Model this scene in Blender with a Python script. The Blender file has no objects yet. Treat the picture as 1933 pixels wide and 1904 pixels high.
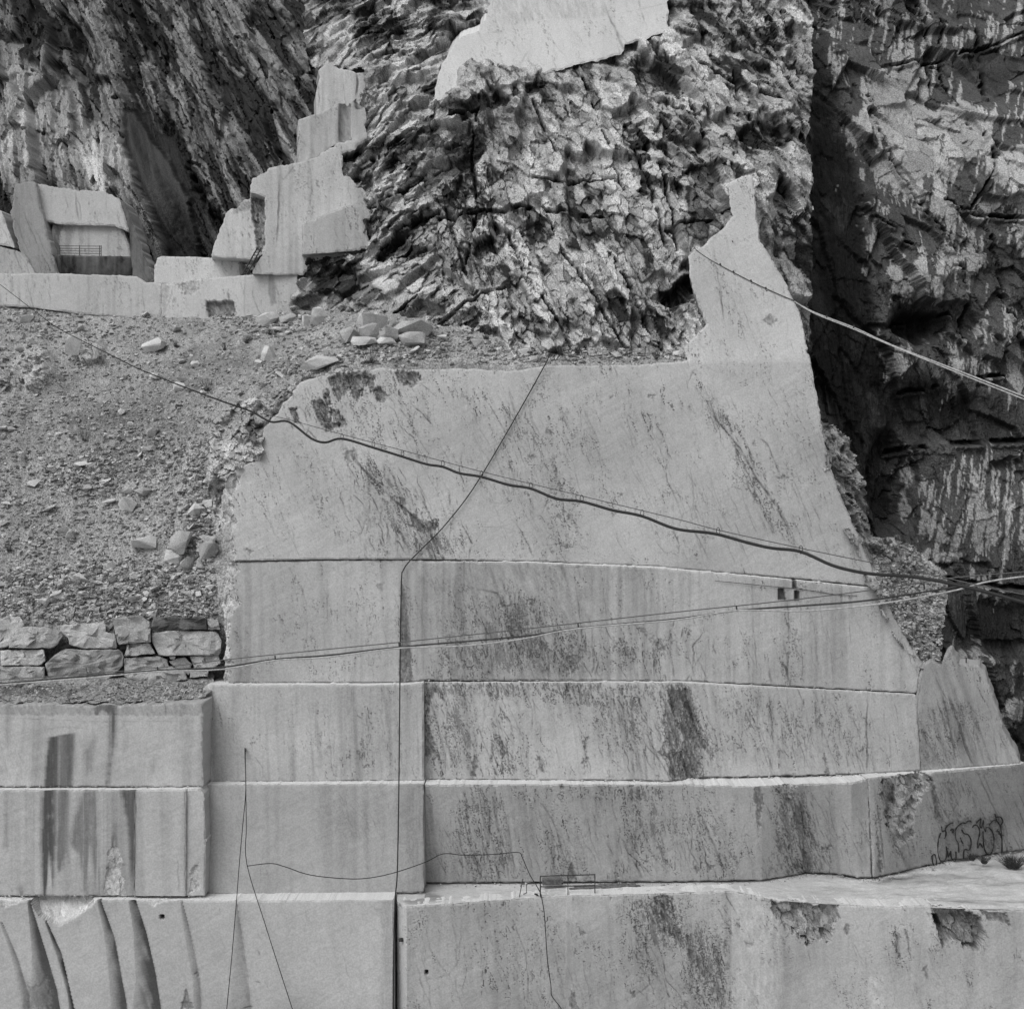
import bpy, bmesh, math, random
import numpy as np

# ------------------------------------------------------------------ camera, light, exposure
F = 2520.0; CX = 966.5; CY = 952.0            # focal length and centre in photograph units (1933 x 1904)
scene = bpy.context.scene
cam_d = bpy.data.cameras.new('camera'); cam = bpy.data.objects.new('camera', cam_d)
scene.collection.objects.link(cam); scene.camera = cam
cam.location = (0, 0, 0); cam.rotation_euler = (math.radians(90), 0, 0)
cam_d.sensor_fit = 'HORIZONTAL'; cam_d.sensor_width = 36.0; cam_d.lens = 36.0 * F / 1933.0
cam_d.clip_start = 0.5; cam_d.clip_end = 4000

SUN_EL, SUN_AZ = 52.0, -40.0                  # azimuth measured from behind the camera towards its left
world = bpy.data.worlds.new('World'); scene.world = world; world.use_nodes = True
wn = world.node_tree.nodes; wl = world.node_tree.links; wn.clear()
sky = wn.new('ShaderNodeTexSky'); sky.sky_type = 'NISHITA'; sky.sun_disc = False
sky.sun_elevation = math.radians(SUN_EL); sky.sun_rotation = math.radians(180 + 40)
sky.air_density = 1.0; sky.dust_density = 4.0; sky.ozone_density = 1.0
bw = wn.new('ShaderNodeRGBToBW'); bg = wn.new('ShaderNodeBackground'); wo = wn.new('ShaderNodeOutputWorld')
bg.inputs['Strength'].default_value = 0.10
wl.new(sky.outputs['Color'], bw.inputs['Color']); wl.new(bw.outputs['Val'], bg.inputs['Color']); wl.new(bg.outputs['Background'], wo.inputs['Surface'])
sun_d = bpy.data.lights.new('sun', 'SUN'); sun_d.energy = 0.95; sun_d.angle = math.radians(45); sun_d.color = (1, 1, 1)
sun = bpy.data.objects.new('sun', sun_d); scene.collection.objects.link(sun)
_az = math.radians(SUN_AZ); _el = math.radians(SUN_EL)
import mathutils
_dir = mathutils.Vector((math.sin(_az) * math.cos(_el), -math.cos(_az) * math.cos(_el), math.sin(_el)))   # towards the sun
sun.rotation_euler = (-_dir).to_track_quat('-Z', 'Y').to_euler()
scene.view_settings.view_transform = 'Standard'; scene.view_settings.look = 'None'
scene.view_settings.gamma = 1.0; scene.view_settings.exposure = 0.22
scene.view_settings.use_curve_mapping = False
scene.cycles.max_bounces = 5; scene.cycles.diffuse_bounces = 3; scene.cycles.glossy_bounces = 1

# ------------------------------------------------------------------ helpers: noise
C = scene.collection
def hsh(ix, iy, seed):
    h = (ix.astype(np.int64) * 374761393 + iy.astype(np.int64) * 668265263 + int(seed) * 1442695041) & 0xFFFFFFFF
    h = ((h ^ (h >> 13)) * 1274126177) & 0xFFFFFFFF
    h = ((h ^ (h >> 16)) * 2246822519) & 0xFFFFFFFF
    h = h ^ (h >> 15)
    return (h & 0xFFFFFF).astype(np.float32) / 16777216.0
def vn(x, y, seed=0):
    ix = np.floor(x); iy = np.floor(y); fx = x - ix; fy = y - iy
    fx = fx * fx * (3 - 2 * fx); fy = fy * fy * (3 - 2 * fy)
    a = hsh(ix, iy, seed); b = hsh(ix + 1, iy, seed); c = hsh(ix, iy + 1, seed); d = hsh(ix + 1, iy + 1, seed)
    return ((a + (b - a) * fx) * (1 - fy) + (c + (d - c) * fx) * fy) * 2 - 1
def fbm(x, y, o=4, seed=0, g=0.5):
    s = 0; a = 1.0; t = 0
    for i in range(o):
        s = s + a * vn(x, y, seed + i * 17); t += a; a *= g; x = x * 2.03 + 11.3; y = y * 2.03 + 5.7
    return s / t
def facet(x, y, seed=0, g=0.6, bx=0.0, by=0.0):
    ix = np.floor(x); iy = np.floor(y)
    b1 = np.full(x.shape, 1e9); b2 = b1.copy(); val = np.zeros(x.shape); rid = np.zeros(x.shape)
    for dx in (-1, 0, 1):
        for dy in (-1, 0, 1):
            jx = ix + dx; jy = iy + dy
            ex = x - jx - hsh(jx, jy, seed); ey = y - jy - hsh(jx, jy, seed + 1)
            d = ex * ex + ey * ey
            r = hsh(jx, jy, seed + 2); gx = hsh(jx, jy, seed + 3) * 2 - 1; gy = hsh(jx, jy, seed + 4) * 2 - 1
            m = d < b1
            b2 = np.where(m, b1, np.minimum(b2, d))
            val = np.where(m, r * 2 - 1 + g * 2 * (gx * ex + gy * ey) - bx * ex - by * ey, val); rid = np.where(m, hsh(jx, jy, seed + 5), rid)
            b1 = np.where(m, d, b1)
    return val, rid, np.sqrt(b2) - np.sqrt(b1)
def sstep(a, b, x):
    t = np.clip((x - a) / (b - a), 0, 1); return t * t * (3 - 2 * t)
def at(px, py, Y):
    return np.stack([(np.asarray(px) - CX) / F * Y, np.asarray(Y) + 0 * np.asarray(px), (CY - np.asarray(py)) / F * Y], -1)
def atv(px, py, Y): return mathutils.Vector(((px - CX) / F * Y, Y, (CY - py) / F * Y))
def pl(pts):            # piecewise linear function of px
    xs = [p[0] for p in pts]; ys = [p[1] for p in pts]
    return lambda x: np.interp(x, xs, ys)

# ------------------------------------------------------------------ helpers: meshes and objects
def link(name, me, mat=None, parent=None):
    o = bpy.data.objects.new(name, me); C.objects.link(o)
    if mat is not None and me is not None: me.materials.append(mat)
    if parent is not None: o.parent = parent
    return o
def tag(o, label=None, cat=None, group=None, kind=None):
    if label: o['label'] = label
    if cat: o['category'] = cat
    if group: o['group'] = group
    if kind: o['kind'] = kind
    return o
def empty(name, loc=(0, 0, 0)):
    o = bpy.data.objects.new(name, None); C.objects.link(o); o.location = loc; o.empty_display_size = 0.3
    return o
def mk_mesh(name, V, Q, T=None, tone=None, smooth=False):
    me = bpy.data.meshes.new(name)
    nq = 0 if Q is None else len(Q); nt = 0 if T is None else len(T)
    me.vertices.add(len(V)); me.vertices.foreach_set('co', np.asarray(V, np.float32).ravel())
    idx = []
    if nq: idx.append(np.asarray(Q, np.int32).ravel())
    if nt: idx.append(np.asarray(T, np.int32).ravel())
    idx = np.concatenate(idx)
    me.loops.add(len(idx)); me.loops.foreach_set('vertex_index', idx)
    me.polygons.add(nq + nt)
    st = np.concatenate([np.arange(nq) * 4, nq * 4 + np.arange(nt) * 3]).astype(np.int32)
    me.polygons.foreach_set('loop_start', st)
    me.polygons.foreach_set('use_smooth', np.full(nq + nt, smooth, dtype=bool))
    me.update(calc_edges=True); me.validate()
    if tone is not None:
        a = me.attributes.new('tone', 'FLOAT', 'POINT'); a.data.foreach_set('value', np.asarray(tone, np.float32).ravel())
    return me
def set_parent(o, p):     # parent keeps the child's place in the world
    o.parent = p; o.matrix_parent_inverse = mathutils.Matrix.Translation(-p.location)

# ------------------------------------------------------------------ materials (black-and-white picture: every colour is a grey)
def grey_mat(name, v, rough=0.85, use_tone=False, grain=0.0, gscale=18.0, mott=0.0, mscale=0.7, bump=0.0, bscale=9.0, spec=0.15, metal=0.0, gdet=0.0, bdet=2.0):
    m = bpy.data.materials.new(name); m.use_nodes = True
    n = m.node_tree.nodes; l = m.node_tree.links; p = n['Principled BSDF']
    p.inputs['Roughness'].default_value = rough; p.inputs['Specular IOR Level'].default_value = spec; p.inputs['Metallic'].default_value = metal
    tc = n.new('ShaderNodeTexCoord')
    if use_tone:
        a = n.new('ShaderNodeAttribute'); a.attribute_name = 'tone'; src = a.outputs['Fac']
    else:
        a = n.new('ShaderNodeValue'); a.outputs[0].default_value = v; src = a.outputs[0]
    def mul(src, scale, amt, det, sd):
        t = n.new('ShaderNodeTexNoise'); t.inputs['Scale'].default_value = scale; t.inputs['Detail'].default_value = det; t.inputs['Roughness'].default_value = 0.6
        mp = n.new('ShaderNodeMapping'); mp.inputs['Location'].default_value = (sd, sd * 2, -sd)
        l.new(tc.outputs['Object'], mp.inputs['Vector']); l.new(mp.outputs['Vector'], t.inputs['Vector'])
        r = n.new('ShaderNodeMapRange'); r.inputs['From Min'].default_value = 0.3; r.inputs['From Max'].default_value = 0.7
        r.inputs['To Min'].default_value = 1 - amt; r.inputs['To Max'].default_value = 1 + amt
        l.new(t.outputs['Fac'], r.inputs['Value'])
        x = n.new('ShaderNodeMath'); x.operation = 'MULTIPLY'; l.new(src, x.inputs[0]); l.new(r.outputs['Result'], x.inputs[1])
        return x.outputs[0]
    if grain: src = mul(src, gscale, grain, gdet, 3.1)
    if mott: src = mul(src, mscale, mott, 2.0, 7.7)
    l.new(src, p.inputs['Base Color'])
    if bump:
        t = n.new('ShaderNodeTexNoise'); t.inputs['Scale'].default_value = bscale; t.inputs['Detail'].default_value = bdet
        l.new(tc.outputs['Object'], t.inputs['Vector'])
        b = n.new('ShaderNodeBump'); b.inputs['Strength'].default_value = bump; b.inputs['Distance'].default_value = 0.08
        l.new(t.outputs['Fac'], b.inputs['Height']); l.new(b.outputs['Normal'], p.inputs['Normal'])
    return m
M_MARBLE = grey_mat('sawn_marble', 0.5, 0.8, True, grain=0.085, gscale=13)
M_ROCK = grey_mat('broken_rock', 0.3, 0.9, True, grain=0.28, gscale=10, bump=0.5, bscale=5)
M_SCREE = grey_mat('scree', 0.3, 0.95, True, grain=0.35, gscale=11, bump=0.6, bscale=7)
M_STONE = grey_mat('loose_stone', 0.58, 0.9, False, grain=0.14, gscale=14, mott=0.18, mscale=0.8, bump=0.4, bscale=5)
M_STONE2 = grey_mat('weathered_stone', 0.38, 0.9, False, grain=0.2, gscale=14, mott=0.22, mscale=0.8, bump=0.4, bscale=5)
M_TSTONE = grey_mat('block_stone', 0.4, 0.9, True, grain=0.16, gscale=14, mott=0.14, mscale=0.9, bump=0.5, bscale=5)
M_STEEL = grey_mat('rusty_steel', 0.05, 0.7, False, grain=0.3, gscale=8, spec=0.3)
M_HOSE = grey_mat('black_hose', 0.025, 0.6, False, grain=0.1, gscale=8, spec=0.3)
M_WIRE = grey_mat('steel_wire', 0.10, 0.6, False, grain=0.1, gscale=8, spec=0.4)
M_ROPE = grey_mat('pale_rope', 0.42, 0.8, False, grain=0.2, gscale=8)
M_WOOD = grey_mat('old_wood', 0.16, 0.9, False, grain=0.3, gscale=9)
M_TWIG = grey_mat('dry_twigs', 0.06, 0.95, False, grain=0.3, gscale=9)
M_PAINT = grey_mat('black_spray_paint', 0.035, 0.8, False, grain=0.2, gscale=9)
M_GROUND = grey_mat('quarry_floor', 0.45, 0.95, False, grain=0.2, gscale=3, mott=0.2, mscale=0.1)

# ------------------------------------------------------------------ helpers: sawn slabs with a ragged outline
def dens(outline, step=3.2, seed=1):
    """outline: (x, y) or (x, y, r): r = ragged amplitude of the edge that starts there."""
    P = []; n = len(outline)
    for i in range(n):
        a = outline[i]; b = outline[(i + 1) % n]; r = a[2] if len(a) > 2 else 0.35
        L = math.hypot(b[0] - a[0], b[1] - a[1]); k = max(1, int(L / step)); nx, ny = -(b[1] - a[1]) / max(L, 1e-6), (b[0] - a[0]) / max(L, 1e-6)
        t = np.arange(k) / k; x = a[0] + (b[0] - a[0]) * t; y = a[1] + (b[1] - a[1]) * t
        w = np.minimum(1, np.minimum(t, 1 - t) * 6 + 0.15)
        o = r * w * (fbm(x * 0.05 + y * 0.013, y * 0.05 + i * 3.3, 4, seed + i, 0.7) * 1.6)
        if r >= 0.4: o = o + 0.85 * min(r + 0.6, 3) * w * np.maximum(0, fbm(x * 0.16 + i, y * 0.16, 2, seed + 50 + i) - 0.25) * 5 * (1 if r < 1 else 0.5)
        P.append(np.stack([x + nx * o, y + ny * o], 1))
    return np.concatenate(P)
def inside(PX, PY, poly):
    """PX, PY any shape; even-odd test"""
    res = np.zeros(PX.shape, bool); x0, y0 = poly.min(0); x1, y1 = poly.max(0)
    sel = (PX >= x0) & (PX <= x1) & (PY >= y0) & (PY <= y1)
    px = PX[sel]; py = PY[sel]; r = np.zeros(px.shape, bool)
    a = poly; b = np.roll(poly, -1, 0)
    for (ax, ay), (bx, by) in zip(a, b):
        if ay == by: continue
        c = ((ay > py) != (by > py)) & (px < (bx - ax) * (py - ay) / (by - ay) + ax)
        r ^= c
    res[sel] = r
    return res
class Canvas:
    """A regular grid over a sawn face: its stone colour (tone) and its relief (disp, metres into the rock)."""
    def __init__(s, x0, y0, x1, y1, step, base=0.5, seed=1):
        s.step = step; s.x0 = x0; s.y0 = y0
        xs = np.arange(x0, x1 + step, step); ys = np.arange(y0, y1 + step, step)
        s.PX, s.PY = np.meshgrid(xs, ys); s.tone = np.full(s.PX.shape, base); s.disp = np.zeros(s.PX.shape); s.rng = random.Random(seed); s.seed = seed
    def mottle(s, amp=0.05):
        s.tone += 2.3 * amp * fbm(s.PX / 170, s.PY / 140, 4, s.seed) + amp * 0.9 * fbm(s.PX / 34, s.PY / 60, 4, s.seed + 5, 0.65) + amp * 0.6 * fbm(s.PX / 5, s.PY / 6, 2, s.seed + 6)
        v_ = np.abs(fbm((s.PX - 0.3 * s.PY) / 46, s.PY / 130, 5, s.seed + 12, 0.6)); s.tone -= 1.5 * amp * (1 - sstep(0.0, 0.035, v_)) * sstep(-0.1, 0.4, fbm(s.PX / 90, s.PY / 90, 2, s.seed + 14))
        s.disp += 0.05 * fbm(s.PX / 120, s.PY / 120, 3, s.seed + 9) + 0.012 * fbm(s.PX / 14, s.PY / 14, 3, s.seed + 8)
        return s
    def saw(s, amp=0.03, slope=0.5, wl=7.0):
        c = s.PY + slope * s.PX; a = s.PX - slope * s.PY
        n = 1.3 * fbm(a / 420, c / wl, 4, s.seed + 21, 0.8) + 0.5 * fbm(a / 260, (c + 0.1 * a) / (wl * 0.45), 2, s.seed + 25)
        w = 0.5 + 0.5 * fbm(s.PX / 200, s.PY / 200, 2, s.seed + 23)
        s.tone += amp * n * w; s.disp += 0.006 * n
        return s
    def vstreak(s, amp=0.05, wl=9.0, ln=260.0, x0=None, x1=None, y0=None, y1=None, thr=-0.2, fade=12, lean=0.0):
        X = s.PX - lean * s.PY
        n = fbm(X / wl, s.PY / ln, 3, s.seed + 31, 0.6); big = fbm(X / (wl * 6), s.PY / (ln * 2), 2, s.seed + 33)
        m = np.clip((n + big * 0.7 - thr), 0, 1)
        for lim, arr, sg in ((x0, s.PX, 1), (x1, s.PX, -1), (y0, s.PY, 1), (y1, s.PY, -1)):
            if lim is not None: m = m * sstep(0, fade, (arr - lim) * sg)
        s.tone -= amp * m; return s
    def splat(s, pts, w, dark, depth=0.03, gate=0.0, taper=True, tone=0.10):
        """a crack along pts: recessed and dirty"""
        P = np.asarray(pts, float); d = np.r_[0, np.cumsum(np.hypot(*np.diff(P, axis=0).T))]
        if d[-1] <= 0: return
        t = np.arange(0, d[-1], s.step * 0.45); x = np.interp(t, d, P[:, 0]); y = np.interp(t, d, P[:, 1])
        j = s.rng.random() * 99; x = x + 2.2 * fbm(t / 14, t * 0 + j, 3, 3); k = np.full(t.shape, float(dark))
        if taper: k *= np.clip(np.minimum(t, d[-1] - t) / (0.25 * d[-1] + 1), 0.15, 1)
        if gate: k *= np.clip(0.62 + gate * (fbm(t / 12, t * 0 + j * 1.7, 3, 7)), 0, 1)
        ww = w * np.clip(1 + 0.7 * fbm(t / 18, t * 0 + j + 3, 2, 11), 0.3, 2)
        R = int(math.ceil(w * 1.7 / s.step + 1))
        gx = (x - s.x0) / s.step; gy = (y - s.y0) / s.step; bx = np.floor(gx).astype(int); by = np.floor(gy).astype(int)
        H, W = s.tone.shape; ox0 = max(0, bx.min() - R - 1); ox1 = min(W, bx.max() + R + 3); oy0 = max(0, by.min() - R - 1); oy1 = min(H, by.max() + R + 3)
        if ox1 <= ox0 or oy1 <= oy0: return
        M = np.zeros((oy1 - oy0, ox1 - ox0))
        for oy in range(-R, R + 2):
            for ox in range(-R, R + 2):
                ix = bx + ox; iy = by + oy
                dd = np.hypot(ix - gx, iy - gy) * s.step
                a = np.clip((ww * 0.5 + s.step * 0.6 - dd) / (s.step), 0, 1) * k
                ok = (ix >= ox0) & (iy >= oy0) & (ix < ox1) & (iy < oy1) & (a > 0)
                if ok.any(): np.maximum.at(M, (iy[ok] - oy0, ix[ok] - ox0), a[ok])
        sl = (slice(oy0, oy1), slice(ox0, ox1))
        s.tone[sl] += (np.minimum(tone, s.tone[sl]) - s.tone[sl]) * M; s.disp[sl] += depth * M
    def cracks(s, n, rect, slope=0.35, ln=(30, 160), w=(0.8, 2.0), dark=(0.2, 0.6), wav=0.25, gate=0.9, depth=0.02, cl=0):
        r = s.rng; x0, y0, x1, y1 = rect
        cs = [(r.uniform(x0, x1), r.uniform(y0, y1)) for _ in range(cl)] if cl else None
        for _ in range(int(n * 0.6)):
            if cs:
                c = r.choice(cs); x = r.gauss(c[0], (x1 - x0) * 0.06); y = r.gauss(c[1], (y1 - y0) * 0.18)
            else: x = r.uniform(x0, x1); y = r.uniform(y0, y1)
            L = r.uniform(*ln) * r.choice((0.5, 0.8, 1.2, 1.9)); sl = slope + r.gauss(0, wav * 0.5); pts = [(x, y)]; st = 7.0
            for i in range(int(L / st) + 1):
                sl += r.gauss(0, wav * 0.6) + (slope - sl) * 0.2
                x += sl * st; y += st; pts.append((x, y))
                if y > y1 or x > x1 + 20: break
            if len(pts) > 1: s.splat(pts, r.uniform(*w) * 0.62, min(1.0, 1.5 * r.uniform(*dark)), depth, gate)
        return s
    def patch(s, poly, tone=0.12, k=1.0, rag=6.0, depth=0.15, rough=0.1, soft=0.0, sx=9.0, sy=26.0, thr=None, lean=0.3, facets=0.0, streak=False, fadeout=True, fsc=1.0):
        """a weathered or broken-out area with a ragged edge"""
        sd = s.seed + int(abs(poly[0][0] * 7 + poly[0][1] * 3)) % 991
        P = np.asarray(poly, float); x0, y0 = P.min(0) - 3 * rag; x1, y1 = P.max(0) + 3 * rag
        i0 = max(0, int((y0 - s.y0) / s.step)); i1 = min(s.PX.shape[0], int((y1 - s.y0) / s.step) + 2)
        j0 = max(0, int((x0 - s.x0) / s.step)); j1 = min(s.PX.shape[1], int((x1 - s.x0) / s.step) + 2)
        if i1 <= i0 or j1 <= j0: return s
        sl = (slice(i0, i1), slice(j0, j1)); X = s.PX[sl]; Y = s.PY[sl]; XX = X - lean * Y
        if streak:
            wx = X + rag * 1.2 * fbm(X / sx, Y / 160, 3, sd, 0.65); m = inside(wx, Y, P).astype(float)
            for _ in range(3):
                p = np.pad(m, ((0, 0), (2, 2)), mode='edge'); m = (p[:, :-4] + p[:, 1:-3] + 2 * m + p[:, 3:-1] + p[:, 4:]) / 6
            m *= np.clip(1.0 + 0.95 * fbm(X / 3.2, Y / 220, 3, sd + 6, 0.7) + 0.3 * fbm(X / 9, Y / 14, 3, sd + 8), 0, 1)
            ft_ = (P[:, 1].max() - Y) / max(1.0, P[:, 1].max() - P[:, 1].min()); m *= sstep(0, 0.35, ft_ + 0.35 * vn(X / 4, X * 0, sd + 11)) if fadeout else 1.0
            nz = 0.5 * fbm(X / 2.5, Y / 60, 3, sd + 9)
            s.tone[sl] += (tone * (1 + 0.5 * nz) - s.tone[sl]) * np.clip(m * k, 0, 1); return s
        wx = X + rag * (1.3 * fbm(XX / sx, Y / sy, 5, sd, 0.7) + 0.5 * fbm(X / 3.5, Y / 5, 2, sd + 13)); wy = Y + rag * (1.6 * fbm(XX / sx + 31, Y / sy, 5, sd + 3, 0.7) + 0.5 * fbm(X / 3.5 + 7, Y / 5, 2, sd + 14))
        hard = inside(wx, wy, P); m = hard.astype(float)
        if thr is not None: m *= sstep(thr - 0.08, thr + 0.12, fbm(XX / (sx * 0.8), Y / (sy * 0.9), 5, sd + 6, 0.7))
        if soft:
            for _ in range(int(soft * 1.5)):
                p = np.pad(m, 1, mode='edge'); m = (p[:-2, 1:-1] + p[2:, 1:-1] + p[1:-1, :-2] + p[1:-1, 2:] + 2 * m) / 6
        else:
            p = np.pad(m, 1, mode='edge'); m = (p[:-2, 1:-1] + p[2:, 1:-1] + p[1:-1, :-2] + p[1:-1, 2:] + 4 * m) / 8
        nz = fbm(XX / (sx * 0.6), Y / (sy * 0.6), 5, sd + 9, 0.75)
        mk = m * k
        if tone < 0.3 and rag > 1 and not soft:
            mk = mk * np.clip(0.78 + 0.9 * fbm(XX / 3.5, Y / 6.0, 3, sd + 16, 0.7) + 0.3 * nz, 0.12, 1)
            halo = inside(X + 2.2 * (wx - X), Y + 2.2 * (wy - Y), P.mean(0) + (P - P.mean(0)) * 1.3) & (fbm(XX / 3.4, Y / 6.5, 3, sd + 18, 0.6) > 0.28)
            mk = np.maximum(mk, halo * 0.55 * k)
        fv = 0; facets = facets * 0.5
        if facets:
            fv, rid, ed = facet(XX / (12 * fsc), Y / (18 * fsc), sd + 12, 0.8); fv2, rid2, ed2 = facet(XX / (5 * fsc), Y / (8 * fsc), sd + 15, 0.8); fv = fv + 0.4 * fv2; nz = nz * 0.5 + (rid - 0.5) * 0.8 + (rid2 - 0.5) * 0.5
        s.tone[sl] += (tone * (1 + 0.6 * nz) - s.tone[sl]) * mk
        s.disp[sl] += m * np.maximum(0.02, depth + facets * 0.9 + rough * nz + facets * fv)
        return s
    def weather(s, bl, base=0.0, lean=0.28, k=0.8, tone=0.11, sc=1.0):
        """hairline fractures and dirty specks, thickest in the given spots (x, y, rx, ry, angle, amount)"""
        X = s.PX - lean * s.PY; Y = s.PY; sd = s.seed + 200
        cl = np.clip(base + blobs(s.PX, s.PY, bl, sd, 14), 0, 1.2) if bl else np.full(X.shape, base)
        q = 0
        for i, (a, b, w) in enumerate(((30, 120, 0.020), (17, 60, 0.022), (9, 40, 0.03))):
            n = np.abs(fbm(X / (a * sc), Y / (b * sc), 5, sd + i * 7, 0.62)); g = sstep(0.15, 0.75, cl + 0.9 * fbm(X / 40, Y / 50, 3, sd + 40 + i))
            q = np.maximum(q, (1 - sstep(w * 0.25, w * (0.7 + 0.8 * cl), n)) * g * (1.1 - 0.15 * i))
        sp = fbm(X / (4.5 * sc), Y / (34 * sc), 5, sd + 61, 0.66) + 0.35 * fbm(X / 34, Y / 60, 2, sd + 63)
        q = np.maximum(q, sstep(-0.04, 0.22, sp - (0.78 - 0.62 * cl)) * 0.75)
        q = q * k; acc = np.zeros(q.shape); cur = np.zeros(q.shape[1]); dec = 0.5 ** (s.step / 22.0)
        for i in range(q.shape[0]):                                   # dirt washed down from every crack
            cur = np.maximum(q[i], cur * dec); acc[i] = cur
        wv = np.clip(0.6 + fbm(s.PX / 6, Y / 60, 3, sd + 81), 0, 1.2); s.tone -= 0.10 * acc * wv
        s.tone += (tone * (1 + 0.5 * sp) - s.tone) * q; s.disp += 0.05 * q
        s.tone -= 0.05 * cl * sstep(-0.2, 0.5, fbm(X / 12, Y / 60, 3, sd + 71)); return s
    def fade(s, poly, dt, soft=12, rag=4.0, sx=12, sy=40):
        """a soft-edged stained area"""
        return s.patch(poly, tone=float(np.clip(s.tone.mean() + dt, 0.03, 0.9)), k=0.8, rag=rag, depth=0.0, rough=0.0, soft=soft, sx=sx, sy=sy)

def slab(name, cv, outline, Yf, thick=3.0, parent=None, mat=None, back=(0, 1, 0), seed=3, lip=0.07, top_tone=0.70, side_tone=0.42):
    poly = dens(outline, 3.2, seed) if not isinstance(outline, np.ndarray) else outline
    PX, PY = cv.PX.copy(), cv.PY.copy(); H, W = PX.shape
    ins = inside(PX, PY, poly)
    q = ins[:-1, :-1] & ins[1:, :-1] & ins[:-1, 1:] & ins[1:, 1:]
    idx = np.arange(H * W).reshape(H, W)
    Q = np.stack([idx[:-1, :-1][q], idx[1:, :-1][q], idx[1:, 1:][q], idx[:-1, 1:][q]], 1)
    E = np.concatenate([Q[:, [0, 1]], Q[:, [1, 2]], Q[:, [2, 3]], Q[:, [3, 0]]]); key = np.sort(E, 1); key = key[:, 0].astype(np.int64) * (H * W) + key[:, 1]
    _, first, cnt = np.unique(key, return_index=True, return_counts=True)
    BE = E[first[cnt == 1]]; bv = np.unique(BE)
    px = PX.ravel(); py = PY.ravel(); disp = cv.disp.ravel().copy()
    # draw the border of the grid onto the outline
    A = poly; B = np.roll(poly, -1, 0); AB = B - A; L2 = np.maximum((AB ** 2).sum(1), 1e-9)
    for c in range(0, len(bv), 4000):
        b = bv[c:c + 4000]; p = np.stack([px[b], py[b]], 1)
        t = np.clip(((p[:, None] - A[None]) * AB[None]).sum(2) / L2[None], 0, 1)
        near = A[None] + t[..., None] * AB[None]; d = ((near - p[:, None]) ** 2).sum(2); k = d.argmin(1); r = np.arange(len(b))
        px[b] = near[r, k, 0]; py[b] = near[r, k, 1]
    disp[bv] = np.maximum(disp[bv], 0) + lip * np.clip(0.9 + 1.6 * fbm(px[bv] / 11, py[bv] / 11, 3, seed + 60), 0.1, 2.2)
    V = at(px, py, Yf(px, py)); V[:, 1] += disp
    used = np.unique(Q); remap = np.full(H * W, -1); remap[used] = np.arange(len(used))
    VV = V[used]; TT = np.clip(cv.tone.ravel()[used] * 0.98, 0.02, 0.9); Q = remap[Q]
    bmap = np.full(H * W, -1); bmap[bv] = len(used) + np.arange(len(bv))
    n2 = len(used) + len(bv); bmap2 = np.full(H * W, -1); bmap2[bv] = n2 + np.arange(len(bv))
    Bp = V[bv]; Bk = Bp + np.asarray(back, float)[None] * thick
    # a second copy of the border so that the cut side has its own colour
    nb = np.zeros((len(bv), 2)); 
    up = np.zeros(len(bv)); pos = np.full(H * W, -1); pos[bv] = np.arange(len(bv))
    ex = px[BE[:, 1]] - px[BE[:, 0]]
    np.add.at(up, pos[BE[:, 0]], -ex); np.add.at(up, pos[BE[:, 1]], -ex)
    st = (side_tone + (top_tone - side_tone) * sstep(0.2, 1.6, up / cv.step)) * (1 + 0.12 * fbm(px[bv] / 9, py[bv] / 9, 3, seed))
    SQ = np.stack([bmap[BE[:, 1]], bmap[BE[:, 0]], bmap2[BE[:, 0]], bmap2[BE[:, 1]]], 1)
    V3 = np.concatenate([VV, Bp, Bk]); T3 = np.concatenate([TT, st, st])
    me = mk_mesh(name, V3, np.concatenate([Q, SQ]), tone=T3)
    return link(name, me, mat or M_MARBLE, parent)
def planeY(pts):
    """depth as an affine function of px, py through three (px, py, Y)"""
    A = np.array([[p[0], p[1], 1] for p in pts], float); b = np.array([p[2] for p in pts], float)
    c = np.linalg.solve(A, b); return lambda x, y: c[0] * x + c[1] * y + c[2]
def tierY(top, bot):
    """depth between a top polyline and a bottom polyline, each (px, py, Y)"""
    ty = pl([(p[0], p[1]) for p in top]); tY = pl([(p[0], p[2]) for p in top]); by = pl([(p[0], p[1]) for p in bot]); bY = pl([(p[0], p[2]) for p in bot])
    def f(x, y):
        t = np.clip((y - ty(x)) / np.maximum(by(x) - ty(x), 1), -0.5, 1.5); return tY(x) * (1 - t) + bY(x) * t
    return f

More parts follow.
